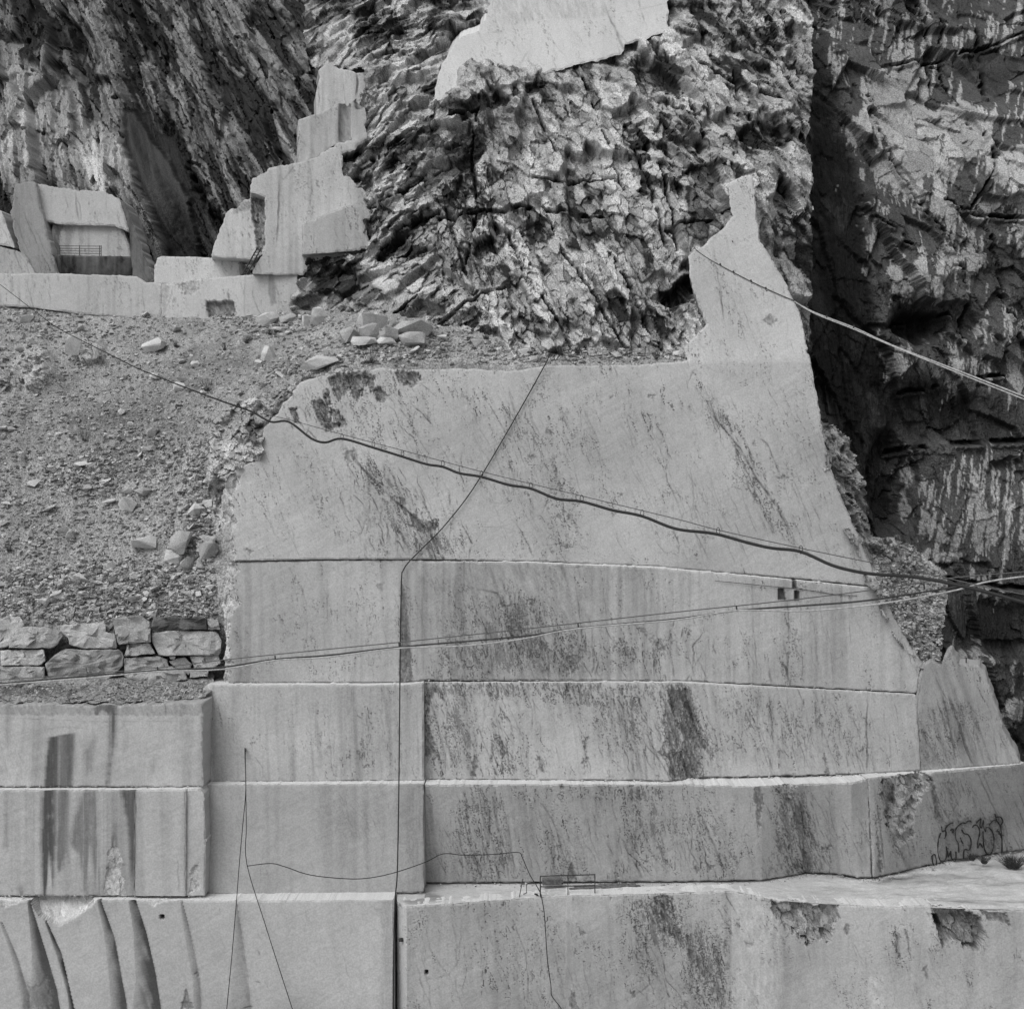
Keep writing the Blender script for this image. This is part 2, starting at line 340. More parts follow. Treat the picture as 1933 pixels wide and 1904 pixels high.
# ------------------------------------------------------------------ helpers: broken rock faces
def rbf(pts):
    P = np.array([[p[0] / 1000, p[1] / 1000] for p in pts]); b = np.array([p[2] for p in pts], float); n = len(P)
    def k(r2): return 0.5 * r2 * np.log(r2 + 1e-9)
    K = k(((P[:, None] - P[None]) ** 2).sum(2)) + np.eye(n) * 1e-4; Q = np.c_[np.ones(n), P]
    S = np.block([[K, Q], [Q.T, np.zeros((3, 3))]]); w = np.linalg.solve(S, np.r_[b, 0, 0, 0])
    def f(x, y):
        x = np.asarray(x, float) / 1000; y = np.asarray(y, float) / 1000; r = w[n] + w[n + 1] * x + w[n + 2] * y
        for i in range(n): r = r + w[i] * k((x - P[i, 0]) ** 2 + (y - P[i, 1]) ** 2)
        return r
    return f
def blobs(PX, PY, bl, seed=0, warp=18.0):
    """sum of ragged soft spots (x, y, rx, ry, angle, amount)"""
    wx = PX + warp * fbm(PX / 45, PY / 45, 4, seed, 0.6); wy = PY + warp * fbm(PX / 45 + 9, PY / 45, 4, seed + 2, 0.6); s = np.zeros(PX.shape)
    for x, y, rx, ry, a, v in bl:
        c, q = math.cos(math.radians(a)), math.sin(math.radians(a)); dx = wx - x; dy = wy - y
        u = (dx * c + dy * q) / rx; w = (-dx * q + dy * c) / ry; s = s + v * (1 - sstep(0.55, 1.15, np.sqrt(u * u + w * w)))
    return s
def rock_sheet(name, rect, step, ctrl, mask, build, mat=None, parent=None, seed=1):
    x0, y0, x1, y1 = rect
    PX, PY = np.meshgrid(np.arange(x0, x1 + step, step), np.arange(y0, y1 + step, step)); H, W = PX.shape
    Yb = rbf(ctrl)(PX, PY); u = (PX - CX) / F * Yb; v = (CY - PY) / F * Yb
    h, tone = build(PX, PY, u, v)
    V = np.stack([u, Yb - h, v], -1)
    q = np.ones((H - 1, W - 1), bool)
    if mask is not None:
        jx = PX + 7 * fbm(PX / 22, PY / 22, 3, seed + 70); jy = PY + 7 * fbm(PX / 22, PY / 22, 3, seed + 71)
        ins = inside(jx, jy, np.asarray(mask, float)); q = ins[:-1, :-1] & ins[1:, 1:] & ins[1:, :-1] & ins[:-1, 1:]
    idx = np.arange(H * W).reshape(H, W); Q = np.stack([idx[:-1, :-1][q], idx[1:, :-1][q], idx[1:, 1:][q], idx[:-1, 1:][q]], 1)
    used = np.unique(Q); rm = np.full(H * W, -1); rm[used] = np.arange(len(used))
    me = mk_mesh(name, V.reshape(-1, 3)[used], rm[Q], tone=np.clip(tone.ravel()[used], 0.015, 0.85))
    o = link(name, me, mat or M_ROCK, parent); 
    def surf(px, py):
        i = np.clip(((np.asarray(py) - y0) / step), 0, H - 1.001).astype(int); j = np.clip(((np.asarray(px) - x0) / step), 0, W - 1.001).astype(int)
        return V[i, j]
    return o, surf
def rot(u, v, a):
    c, s = math.cos(math.radians(a)), math.sin(math.radians(a)); return u * c + v * s, -u * s + v * c

# ------------------------------------------------------------------ helpers: tubes, stones
def smooth_path(pts, k=6):
    P = np.asarray(pts, float); out = []
    for i in range(len(P) - 1):
        p0 = P[max(i - 1, 0)]; p1 = P[i]; p2 = P[i + 1]; p3 = P[min(i + 2, len(P) - 1)]
        for t in np.arange(k) / k:
            out.append(0.5 * (2 * p1 + (p2 - p0) * t + (2 * p0 - 5 * p1 + 4 * p2 - p3) * t * t + (3 * p1 - p0 - 3 * p2 + p3) * t ** 3))
    out.append(P[-1]); return np.array(out)
def tube_geo(path, r, sides=6):
    P = np.asarray(path, float); n = len(P); T = np.gradient(P, axis=0); T /= np.maximum(np.linalg.norm(T, axis=1, keepdims=True), 1e-9)
    ref = np.array([0.0, 1.0, 0.0]); A = np.cross(T, ref); bad = np.linalg.norm(A, axis=1) < 0.05; A[bad] = np.cross(T[bad], [1.0, 0, 0]); A /= np.linalg.norm(A, axis=1, keepdims=True); B = np.cross(T, A)
    R = np.broadcast_to(np.asarray(r, float), (n,)); an = np.arange(sides) * 2 * math.pi / sides
    V = P[:, None] + R[:, None, None] * (np.cos(an)[None, :, None] * A[:, None] + np.sin(an)[None, :, None] * B[:, None]); V = V.reshape(-1, 3)
    i = np.arange(n - 1)[:, None] * sides; j = np.arange(sides)[None]; j2 = (j + 1) % sides
    Q = np.stack([i + j, i + j2, i + sides + j2, i + sides + j], -1).reshape(-1, 4)
    caps = [[0, k + 1, k] for k in range(1, sides - 1)] + [[(n - 1) * sides, (n - 1) * sides + k, (n - 1) * sides + k + 1] for k in range(1, sides - 1)]
    return V, Q, np.array(caps)
def join_geo(gs):
    V = []; Q = []; T = []; o = 0
    for g in gs:
        V.append(g[0]); 
        if g[1] is not None and len(g[1]): Q.append(np.asarray(g[1]) + o)
        if g[2] is not None and len(g[2]): T.append(np.asarray(g[2]) + o)
        o += len(g[0])
    return np.concatenate(V), (np.concatenate(Q) if Q else None), (np.concatenate(T) if T else None)
def tube(name, path, r, mat, parent=None, sides=6, smooth=True):
    V, Q, T = tube_geo(path, r, sides); return link(name, mk_mesh(name, V, Q, T, smooth=smooth), mat, parent)
def bar_geo(a, b, w, h=None):
    a = np.asarray(a, float); b = np.asarray(b, float); h = h or w; d = (b - a) / np.linalg.norm(b - a)
    s = np.cross(d, [0, 0, 1.0]); s = s / np.linalg.norm(s) if np.linalg.norm(s) > 0.01 else np.array([1.0, 0, 0]); u = np.cross(s, d)
    V = np.array([p + s * i * w / 2 + u * j * h / 2 for p in (a, b) for i, j in ((-1, -1), (1, -1), (1, 1), (-1, 1))])
    Q = np.array([[0, 3, 2, 1], [4, 5, 6, 7], [0, 1, 5, 4], [1, 2, 6, 5], [2, 3, 7, 6], [3, 0, 4, 7]]); return V, Q, None
def bar(name, a, b, w, h, mat, parent=None):
    V, Q, T = bar_geo(a, b, w, h); return link(name, mk_mesh(name, V, Q, T), mat, parent)
def hull_verts(rng, n=14, sq=(1, 1, 0.6), boxy=0.5):
    bm = bmesh.new()
    for _ in range(n):
        p = mathutils.Vector((rng.gauss(0, 1), rng.gauss(0, 1), rng.gauss(0, 1))); p.normalize()
        m = max(abs(p.x), abs(p.y), abs(p.z)); p = p * (1 - boxy) + p / m * boxy * 0.85
        bm.verts.new((p.x * sq[0], p.y * sq[1], p.z * sq[2]))
    bmesh.ops.convex_hull(bm, input=bm.verts); bmesh.ops.triangulate(bm, faces=bm.faces)
    lo = [v for v in bm.verts if not v.link_faces]
    for v in lo: bm.verts.remove(v)
    bm.verts.index_update(); V = np.array([v.co[:] for v in bm.verts]); T = np.array([[v.index for v in f.verts] for f in bm.faces]); bm.free(); return V, T

# =================================================================== LARGE STRUCTURE
ST = 1.8                                   # grid step of the sawn faces
Z3 = lambda pts, k: [(x * k[2] + k[0], y * k[2] + k[1]) for x, y in pts]
ZA = (0.0, 1247.0, 0.3452)                 # corner and scale of the enlargements the details were read from
ZB = (618.6, 1247.0, 0.3452)
ZC = (1275.8, 1247.0, 0.3452)
ZD = (618.6, 618.6, 0.3452)
ZE = (1275.8, 618.6, 0.3452)

# ground in front of the benches
gv = np.array([[-2500, -2500, -27.2], [2500, -2500, -27.2], [2500, 64.0, -27.2], [-2500, 64.0, -27.2]], float)
tag(link('ground', mk_mesh('ground', gv, np.array([[0, 1, 2, 3]])), M_GROUND), 'pale dusty quarry floor at the foot of the sawn benches', kind='structure')

def bench(label):
    e = empty('quarry_bench', (0, 70, 0)); return tag(e, label, kind='structure')
def face(cv, outline, Yf, parent, thick=3.0, back=(0, 1, 0), seed=3, lip=0.07, name='marble_face', **kw):
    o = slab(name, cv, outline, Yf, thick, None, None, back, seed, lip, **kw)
    if parent is not None: set_parent(o, parent)
    return o

# ---------------------------------------------------------------- bench 1: the big upper wall with the pinnacle
b1 = bench('tall sawn marble wall with a pinnacle, top of the bench faces')
def Y1(x, y): return np.interp(y, [320, 685, 1060, 1110], [76.3, 73.4, 71.7, 71.6]) + np.clip((x - 1000) / 640, -0.4, 1) * 1.5
out1 = [(426, 1059, 2.0), (413, 1000, 3), (416, 935, 3), (432, 889, 4), (487, 868, 2), (497, 808, 4), (530, 770, 6), (566, 722, 3),
        (640, 701, 3), (720, 694, 2), (800, 698, 1.5), (870, 695, 1.5), (960, 701, 2), (1030, 690, 1.2), (1180, 689, 1.0), (1260, 684, 1.0), (1298, 680, 2),
        (1292, 655, 3), (1334, 612, 4), (1305, 530, 3), (1299, 484, 3), (1345, 446, 4), (1384, 408, 3), (1374, 346, 2), (1408, 329, 2),
        (1421, 331, 2), (1434, 450, 2), (1482, 532, 2), (1511, 592, 2), (1531, 682, 1.5), (1545, 760, 2), (1561, 850, 2), (1582, 922, 1.5), (1616, 1000, 1.2), (1642, 1062, 1), (1660, 1107, 0.4),
        (1500, 1091, 0.3), (1240, 1068.5, 0.3), (1000, 1058.5, 0.3), (800, 1055.5, 0.3), (620, 1055.5, 0.3)]
c = Canvas(405, 320, 1670, 1112, ST, 0.49, 11).mottle(0.045).saw(0.05, 0.5, 8)
c.tone += 0.06 * (1 - sstep(675, 690, c.PY + 0.02 * (c.PX - 1400)))                          # slightly lighter tone on the pinnacle
c.cracks(240, (480, 700, 1560, 1050), 0.42, (40, 240), (0.8, 1.3), (0.12, 0.42), 0.12, 0.9, 0.01)
c.cracks(90, (900, 690, 1350, 1050), 0.30, (30, 200), (0.9, 1.7), (0.25, 0.6), 0.22, 1.2, 0.02, cl=9)
c.cracks(60, (1280, 700, 1560, 1060), 0.45, (40, 220), (0.9, 1.6), (0.3, 0.6), 0.1, 1.2, 0.02)
c.cracks(70, (640, 850, 880, 1055), 0.35, (15, 70), (1, 3), (0.4, 0.9), 0.4, 1.4, 0.04)
c.cracks(22, (1320, 440, 1520, 670), 0.28, (30, 130), (0.8, 1.3), (0.2, 0.5), 0.12, 0.9, 0.01)
for pts, w, d in (
    ([(1286, 690), (1306, 722), (1332, 755), (1350, 790), (1378, 822), (1400, 850), (1422, 892), (1444, 925), (1466, 955), (1482, 985), (1500, 1020), (1518, 1048)], 3.0, 0.85),
    ([(1376, 820), (1396, 868), (1412, 915), (1424, 940), (1436, 962)], 2.0, 0.7),
    ([(1424, 822), (1450, 838), (1462, 870), (1474, 905)], 2.6, 0.7),
    ([(1345, 455), (1362, 560), (1372, 640)], 1.4, 0.5), ([(1395, 560), (1420, 630), (1440, 676)], 1.4, 0.5), ([(1358, 540), (1366, 600)], 3.0, 0.6),
    ([(640, 830), (680, 880), (705, 905), (740, 940), (775, 970), (800, 995), (830, 1030), (862, 1055)], 3.4, 0.9),
    ([(690, 870), (700, 930), (698, 980), (690, 1020), (702, 1055)], 1.5, 0.55), ([(770, 905), (800, 950), (828, 990)], 2.0, 0.6),
    ([(1180, 760), (1186, 800), (1200, 860)], 1.4, 0.5), ([(1026, 832), (1044, 858), (1056, 910), (1064, 960), (1072, 1030)], 2.0, 0.6),
    ([(968, 980), (988, 1010), (1002, 1040), (1008, 1056)], 1.8, 0.7), ([(775, 800), (800, 845), (818, 868)], 1.4, 0.6),
    ([(720, 735), (780, 800), (800, 840)], 1.4, 0.7), ([(895, 720), (912, 745), (940, 790), (960, 825)], 1.6, 0.6),
    ([(1290, 740), (1310, 700), (1322, 690)], 1.4, 0.6), ([(890, 994), (950, 996), (985, 1006)], 1.0, 0.35), ([(1030, 1030), (1060, 1026), (1080, 1032)], 1.8, 0.6),
    ([(1020, 980), (1040, 925), (1084, 920), (1086, 910)], 1.2, 0.5), ([(1140, 998), (1160, 970), (1180, 960)], 1.2, 0.5), ([(1280, 1000), (1290, 972), (1312, 958)], 1.2, 0.6)):
    c.splat(pts, w, d, 0.05, 1.0)
for px_, py_, w_, h_ in ((1036, 815, 9, 7), (1004, 862, 10, 5), (1056, 976, 7, 6), (1074, 975, 6, 6), (1153, 750, 4, 3), (1230, 748, 7, 4), (1480, 903, 12, 5), (1424, 838, 5, 8), (1172, 934, 5, 4), (1070, 1032, 16, 3), (470, 1040, 9, 7), (1455, 605, 14, 11), (1428, 935, 5, 5)):
    c.patch([(px_ - w_, py_ - h_ * 0.2), (px_, py_ - h_), (px_ + w_, py_ - h_ * 0.1), (px_ + w_ * 0.2, py_ + h_)], 0.16, 0.75, 4, 0.05, 0.02, sx=5, sy=7)
c.patch([(775, 968), (800, 984), (830, 985), (822, 1000), (800, 1008), (776, 996)], 0.13, 0.95, 7, 0.06, 0.04, sx=6, sy=9)
c.patch([(752, 940), (764, 940), (770, 975), (760, 965)], 0.14, 0.9, 4, 0.05, 0.03, sx=5, sy=9)
c.patch([(648, 850), (672, 850), (668, 880), (655, 868)], 0.16, 0.8, 6, 0.05, 0.03, sx=5, sy=9, thr=-0.05)
c.patch([(690, 860), (740, 930), (800, 990), (860, 1050), (700, 1050), (680, 960)], 0.22, 0.6, 10, 0.02, 0.02, sx=6, sy=14, thr=0.2)
# dark broken flakes under the rubble at the upper left
for q_ in ([(618, 712), (648, 704), (668, 712), (655, 740), (640, 756)], [(648, 706), (700, 700), (712, 740), (690, 728), (672, 762), (660, 735)], [(700, 735), (716, 730), (732, 752), (718, 758)],
           [(745, 700), (790, 702), (795, 722), (770, 730), (752, 716)], [(590, 760), (612, 756), (620, 790), (640, 800), (648, 806), (618, 812), (600, 790)], [(618, 770), (640, 775), (655, 800), (640, 806)],
           [(545, 770), (560, 768), (566, 800), (556, 795)], [(612, 740), (620, 735), (624, 765), (616, 760)]):
    c.patch(q_, 0.15, 0.95, 6, 0.14, 0.10, sx=6, sy=14, facets=0.12)
c.cracks(40, (540, 700, 800, 830), 0.55, (12, 60), (1, 2.6), (0.4, 0.9), 0.5, 1.2, 0.05)
c.patch([(412, 900), (440, 885), (452, 905), (436, 940), (446, 985), (436, 1010), (446, 1057), (405, 1057)], 0.52, 0.9, 6, 0.16, 0.1, sx=14, sy=20, facets=0.16)
c.weather([(760, 960, 130, 45, 52, 0.85), (820, 1030, 60, 30, 0, 0.5), (1060, 900, 40, 150, 0, 0.35), (1410, 880, 190, 26, 60, 0.6), (640, 780, 120, 40, 20, 0.5), (1000, 780, 200, 60, 20, 0.2), (1240, 760, 80, 80, 0, 0.2), (700, 730, 80, 26, 0, 0.5)], 0.17, 0.38)
face(c, out1, Y1, b1, 4.0, (0.16, 1, 0.02), 5)

# ---------------------------------------------------------------- bench 2
b2 = bench('second sawn marble bench with vertical stains and two small sockets')
t2 = [(420, 1062, 71.2), (800, 1058, 71.2), (1000, 1061, 71.3), (1240, 1072, 71.7), (1500, 1094, 72.5), (1660, 1110, 72.9)]
o2 = [(418, 1288, 70.2), (800, 1282, 70.3), (1290, 1283, 70.9), (1740, 1306, 72.2)]
Y2 = tierY(t2, o2)
c = Canvas(405, 1052, 1752, 1315, ST, 0.455, 23).mottle(0.045).vstreak(0.10, 24, 500, thr=-0.1, lean=0.03).saw(0.035, 0.45, 8)
c.vstreak(0.13, 13, 300, thr=0.0).vstreak(0.12, 6, 160, x0=1060, x1=1600, thr=0.1).vstreak(0.10, 4, 110, x0=780, x1=1150, y0=1080, thr=0.1)
c.fade([(880, 1060), (1120, 1060), (1100, 1290), (820, 1290)], -0.06, 20, 10)
c.cracks(110, (780, 1060, 1730, 1285), 0.20, (30, 200), (0.8, 1.5), (0.2, 0.55), 0.15, 1.1, 0.012)
c.cracks(60, (860, 1100, 1130, 1285), 0.15, (20, 110), (0.9, 2.6), (0.3, 0.8), 0.3, 1.3, 0.03, cl=7)
c.cracks(26, (420, 1062, 770, 1288), 0.22, (30, 120), (0.8, 1.3), (0.15, 0.45), 0.2, 1.0, 0.01)
c.cracks(70, (1080, 1160, 1360, 1285), 0.15, (12, 60), (1, 3), (0.3, 0.85), 0.5, 1.4, 0.03)
for pts, w, d in (([(1080, 1066), (1088, 1110), (1098, 1180), (1100, 1285)], 2.0, 0.6), ([(1487, 1110), (1490, 1200), (1488, 1290)], 1.8, 0.7), ([(1420, 1165), (1428, 1230), (1430, 1296)], 1.8, 0.7),
    ([(1470, 1240), (1484, 1262), (1492, 1300)], 4.0, 0.9), ([(1454, 1258), (1456, 1292)], 3.0, 0.9), ([(1512, 1130), (1516, 1292)], 1.2, 0.6), ([(1566, 1170), (1572, 1290)], 1.2, 0.5), ([(1100, 1068), (1080, 1072)], 4, 0.9),
    ([(618, 1066), (620, 1285)], 3, 0.25), ([(890, 1110), (940, 1120), (950, 1145), (972, 1140), (985, 1165), (990, 1185)], 2.2, 0.8), ([(828, 1130), (812, 1085)], 1.2, 0.5), ([(1210, 1070), (1222, 1150)], 1.2, 0.4), ([(1060, 1062), (1068, 1092)], 4.5, 0.8)):
    c.splat(pts, w, d, 0.04, 0.7)
c.patch([(757, 1098), (768, 1125), (774, 1215), (781, 1290), (754, 1290), (756, 1180)], 0.13, 0.9, 2.5, 0.10, 0.03, sx=10, sy=30, lean=0)
c.patch([(945, 1135), (985, 1145), (990, 1180), (1000, 1205), (970, 1200), (955, 1165)], 0.17, 0.8, 10, 0.05, 0.03, sx=6, sy=10, thr=-0.15)
c.patch([(1000, 1190), (1040, 1215), (1090, 1225), (1070, 1270), (1020, 1285), (1005, 1240)], 0.2, 0.75, 10, 0.03, 0.03, sx=7, sy=14, thr=0.05)
c.patch([(1190, 1180), (1210, 1180), (1230, 1195), (1260, 1215), (1250, 1240), (1225, 1200)], 0.15, 0.9, 8, 0.05, 0.03, sx=6, sy=9, thr=-0.05)
c.patch([(1075, 1230), (1100, 1240), (1090, 1260), (1078, 1256)], 0.14, 0.8, 6, 0.04, 0.02, sx=6, sy=9)
c.patch([(710, 1105), (728, 1098), (722, 1118)], 0.22, 0.8, 3, 0.03, 0.02, sx=6, sy=9)
c.patch([(418, 1062), (452, 1062), (440, 1100), (452, 1140), (430, 1165), (434, 1220), (426, 1290), (410, 1290)], 0.55, 0.9, 6, 0.12, 0.08, sx=14, sy=18, facets=0.14)
c.patch([(400, 1255), (440, 1245), (430, 1290), (400, 1290)], 0.42, 0.8, 6, 0.12, 0.06, sx=8, sy=10, facets=0.15)
# sockets cut in the stone
for q_ in ([(1470, 1111), (1480, 1111), (1484, 1133), (1469, 1132)], [(1498, 1092), (1505, 1092), (1505, 1111), (1497, 1111)], [(1500, 1114), (1509, 1116), (1510, 1133), (1500, 1134)]):
    c.patch(q_, 0.09, 1, 0.5, 0.3, 0.02)
c.splat([(1468, 1110), (1512, 1112), (1512, 1136), (1468, 1134)], 1.3, 0.6, 0.02)
c.cracks(5, (1465, 1135, 1512, 1150), 0.1, (10, 40), (1, 1.6), (0.5, 0.8), 0.2)
out2 = [(428, 1062, 3), (420, 1130, 4), (424, 1200, 4), (419, 1289, 0.3), (620, 1288.5, 0.3), (765, 1288.5, 0.3), (800, 1283.5, 0.3), (1290, 1284.5, 0.3), (1500, 1295, 0.3), (1730, 1307.5, 0.3), (1741, 1256, 2.5), (1700, 1184, 2), (1662, 1112, 0.4),
        (1500, 1095, 0.4), (1240, 1072, 0.4), (1000, 1062, 0.5), (812, 1060, 1.2), (760, 1057, 1.5), (640, 1058, 0.5)]
c.weather([(960, 1190, 150, 90, 0, 0.55), (1080, 1240, 180, 40, 0, 0.5), (1230, 1220, 80, 50, 0, 0.5), (1490, 1230, 40, 80, 0, 0.35), (870, 1250, 70, 50, 0, 0.5), (770, 1190, 20, 100, 0, 0.4), (1350, 1240, 60, 50, 0, 0.3)], 0.17, 0.18, 0.75)
face(c, out2, Y2, b2, 3.5, (0.04, 1, 0.12), 7)

# ---------------------------------------------------------------- bench 3: three runs
b3 = bench('third sawn marble bench, stained at left and streaked at its right return')
tM = [(384, 1293, 69.4), (765, 1292, 69.4), (800, 1286, 69.7)]; bM = [(384, 1474, 68.3), (800, 1471, 68.5)]
c = Canvas(372, 1280, 806, 1482, ST, 0.47, 31).mottle(0.045).vstreak(0.10, 24, 500, thr=-0.1, lean=0.03).saw(0.025, 0.45, 8).vstreak(0.16, 12, 300, thr=0.0, lean=0.05).vstreak(0.08, 4, 120, thr=0.1)
c.cracks(26, (390, 1295, 800, 1470), 0.2, (25, 100), (0.8, 1.6), (0.2, 0.5), 0.3, 1.1, 0.012)
for pts, w, d in (([(600, 1300), (596, 1360), (604, 1420), (606, 1470)], 9, 0.3), ([(720, 1300), (728, 1330), (730, 1370)], 5, 0.3), ([(655, 1300), (658, 1365)], 5, 0.25), ([(682, 1365), (694, 1370), (690, 1350)], 1.3, 0.7), ([(700, 1385), (698, 1405)], 2, 0.6), ([(684, 1385), (690, 1440)], 2.5, 0.4), ([(405, 1300), (418, 1360), (424, 1400)], 1.2, 0.4), ([(434, 1418), (462, 1430), (500, 1438)], 1.0, 0.35), ([(762, 1440), (780, 1400)], 0.9, 0.4), ([(786, 1295), (790, 1470)], 3, 0.25)): c.splat(pts, w, d, 0.015, 0.5)
c.patch([(378, 1290), (400, 1290), (396, 1350), (402, 1474), (378, 1474)], 0.55, 0.7, 3, 0.0, 0.02, sx=10, sy=40)
oM = [(381, 1300, 1.5), (384, 1475.5, 0.3), (620, 1474.5, 0.3), (800, 1473, 0.3), (800, 1288, 0.5), (765, 1293, 0.8), (600, 1293, 0.5), (390, 1293, 1.5)]
c.weather([(690, 1400, 40, 60, 0, 0.35), (600, 1380, 30, 90, 0, 0.2)], 0.15, 0.1, 0.6)
face(c, oM, tierY(tM, bM), b3, 3.5, seed=8)
tN = [(800, 1288, 70.1), (1290, 1289, 70.3), (1500, 1299, 71.2), (1735, 1311, 71.9)]; bN = [(800, 1470, 69.2), (1200, 1471, 68.7), (1262, 1474, 68.4), (1316, 1467, 69.3), (1638, 1460, 70.2), (1735, 1454, 70.9)]
c = Canvas(794, 1280, 1745, 1482, ST, 0.46, 37).mottle(0.05).saw(0.025, 0.45, 8).vstreak(0.07, 7, 120, thr=0.0, lean=0.15).vstreak(0.12, 5, 80, thr=0.2, lean=0.12)
c.cracks(150, (805, 1292, 1720, 1465), 0.22, (20, 150), (0.8, 1.8), (0.25, 0.65), 0.2, 1.2, 0.015)
c.cracks(60, (810, 1292, 960, 1465), 0.3, (15, 90), (1, 3), (0.35, 0.85), 0.35, 1.3, 0.03, cl=8)
c.cracks(60, (1130, 1292, 1340, 1465), 0.3, (15, 80), (1, 2.6), (0.35, 0.85), 0.4, 1.3, 0.03, cl=8)
c.cracks(60, (1340, 1292, 1640, 1460), 0.2, (15, 90), (1, 2.2), (0.3, 0.7), 0.3, 1.3, 0.02, cl=8)
for q_, th in (([(800, 1288), (832, 1288), (822, 1310), (806, 1345)], None), ([(798, 1345), (806, 1350), (816, 1400), (824, 1430), (800, 1425)], None), ([(826, 1298), (838, 1305), (842, 1325), (832, 1318)], None),
               ([(1060, 1288), (1130, 1288), (1150, 1320), (1120, 1335), (1090, 1310)], 0.0), ([(1245, 1288), (1300, 1290), (1316, 1345), (1342, 1400), (1350, 1430), (1332, 1420), (1318, 1468), (1262, 1472), (1258, 1430), (1240, 1420), (1262, 1390), (1245, 1330)], -0.22),
               ([(1262, 1300), (1290, 1300), (1312, 1360), (1326, 1400), (1296, 1395), (1270, 1345)], -0.3), ([(1258, 1420), (1300, 1415), (1312, 1466), (1268, 1470)], -0.3), ([(960, 1288), (1000, 1288), (980, 1310)], 0.1), ([(860, 1290), (1240, 1290), (1240, 1302), (860, 1300)], 0.1),
               ([(1405, 1340), (1425, 1330), (1430, 1370), (1412, 1375)], 0.05), ([(1370, 1355), (1392, 1340), (1395, 1365)], 0.1), ([(1553, 1420), (1557, 1420), (1563, 1458), (1558, 1458)], None), ([(1104, 1395), (1112, 1392), (1108, 1410), (1106, 1460), (1103, 1440)], None), ([(894, 1425), (901, 1425), (900, 1465), (893, 1465)], None), ([(948, 1400), (953, 1405), (951, 1460), (947, 1455)], None), ([(1013, 1420), (1020, 1430), (1026, 1458), (1021, 1455)], None)):
    c.patch(q_, 0.12, 0.9, 6, 0.06, 0.05, sx=5, sy=20, thr=None if th is None else th + 0.2)
for pts, w, d in (([(1638, 1304), (1637, 1380), (1638, 1464)], 2.4, 1.0), ([(806, 1300), (830, 1380), (850, 1465)], 3, 0.7), ([(912, 1380), (918, 1300)], 3.5, 0.4), ([(1290, 1292), (1306, 1350), (1322, 1400), (1345, 1432)], 3, 0.9), ([(1500, 1380), (1516, 1420), (1530, 1460)], 1.5, 0.5)): c.splat(pts, w, d, 0.04, 0.4)
oN = [(800, 1288, 0.5), (800, 1471, 0.3), (1200, 1472, 0.3), (1262, 1475, 0.3), (1316, 1467.5, 0.3), (1638, 1460, 0.4), (1738, 1454, 0.3), (1731, 1311, 0.6), (1500, 1299, 0.3), (1290, 1288, 1.0), (1100, 1288, 1.2)]
c.weather([(850, 1390, 60, 110, 0, 0.6), (900, 1300, 120, 20, 0, 0.6), (1110, 1310, 200, 26, 0, 0.8), (1290, 1390, 46, 110, -8, 1.1), (1180, 1370, 80, 60, 0, 0.45), (1420, 1370, 120, 70, 0, 0.4), (960, 1420, 100, 60, 0, 0.35), (1560, 1380, 90, 90, 0, 0.25)], 0.2, 0.22, 0.8)
face(c, oN, tierY(tN, bN), b3, 4.0, seed=9)
# right return of bench 3, darker and streaked
tR = [(1720, 1180, 72.6), (1800, 1180, 73.6), (1935, 1200, 76)]; bR = [(1720, 1456, 70.9), (1740, 1455, 71.0), (1935, 1438, 73.2)]
c = Canvas(1722, 1100, 1940, 1460, ST, 0.40, 41).mottle(0.05).vstreak(0.14, 8, 200, thr=0.0, lean=0.32)
c.cracks(60, (1730, 1240, 1920, 1450), 0.36, (40, 180), (0.9, 2.2), (0.3, 0.7), 0.15, 1.0, 0.03)
for pts, w, d in (([(1788, 1300), (1806, 1355), (1826, 1415), (1842, 1450)], 4, 0.9), ([(1742, 1260), (1732, 1330), (1736, 1450)], 3, 0.6), ([(1765, 1270), (1785, 1330), (1808, 1450)], 2.5, 0.7), ([(1760, 1330), (1778, 1400)], 4, 0.5)): c.splat(pts, w, d, 0.06, 0.3)
c.patch([(1740, 1335), (1775, 1345), (1800, 1450), (1738, 1450)], 0.24, 0.6, 8, 0.02, 0.03, sx=8, sy=60, thr=-0.15)
oR = [(1741, 1256, 1.5), (1729, 1315, 0.8), (1738, 1455, 0.3), (1928, 1441, 0.3), (1924, 1425, 2), (1898, 1385, 2), (1880, 1322, 2.5), (1862, 1268, 2), (1850, 1256, 1.0), (1812, 1252, 1.0), (1804, 1240, 1.2), (1796, 1226, 1.2), (1786, 1232, 1.2), (1776, 1258, 1.2), (1756, 1246, 1.0)]
c.weather([(1790, 1380, 60, 90, 70, 0.5)], 0.25, 0.35, 0.7)
face(c, oR, tierY(tR, bR), b3, 2.5, (0.36, 1, 0), 10, top_tone=0.42)
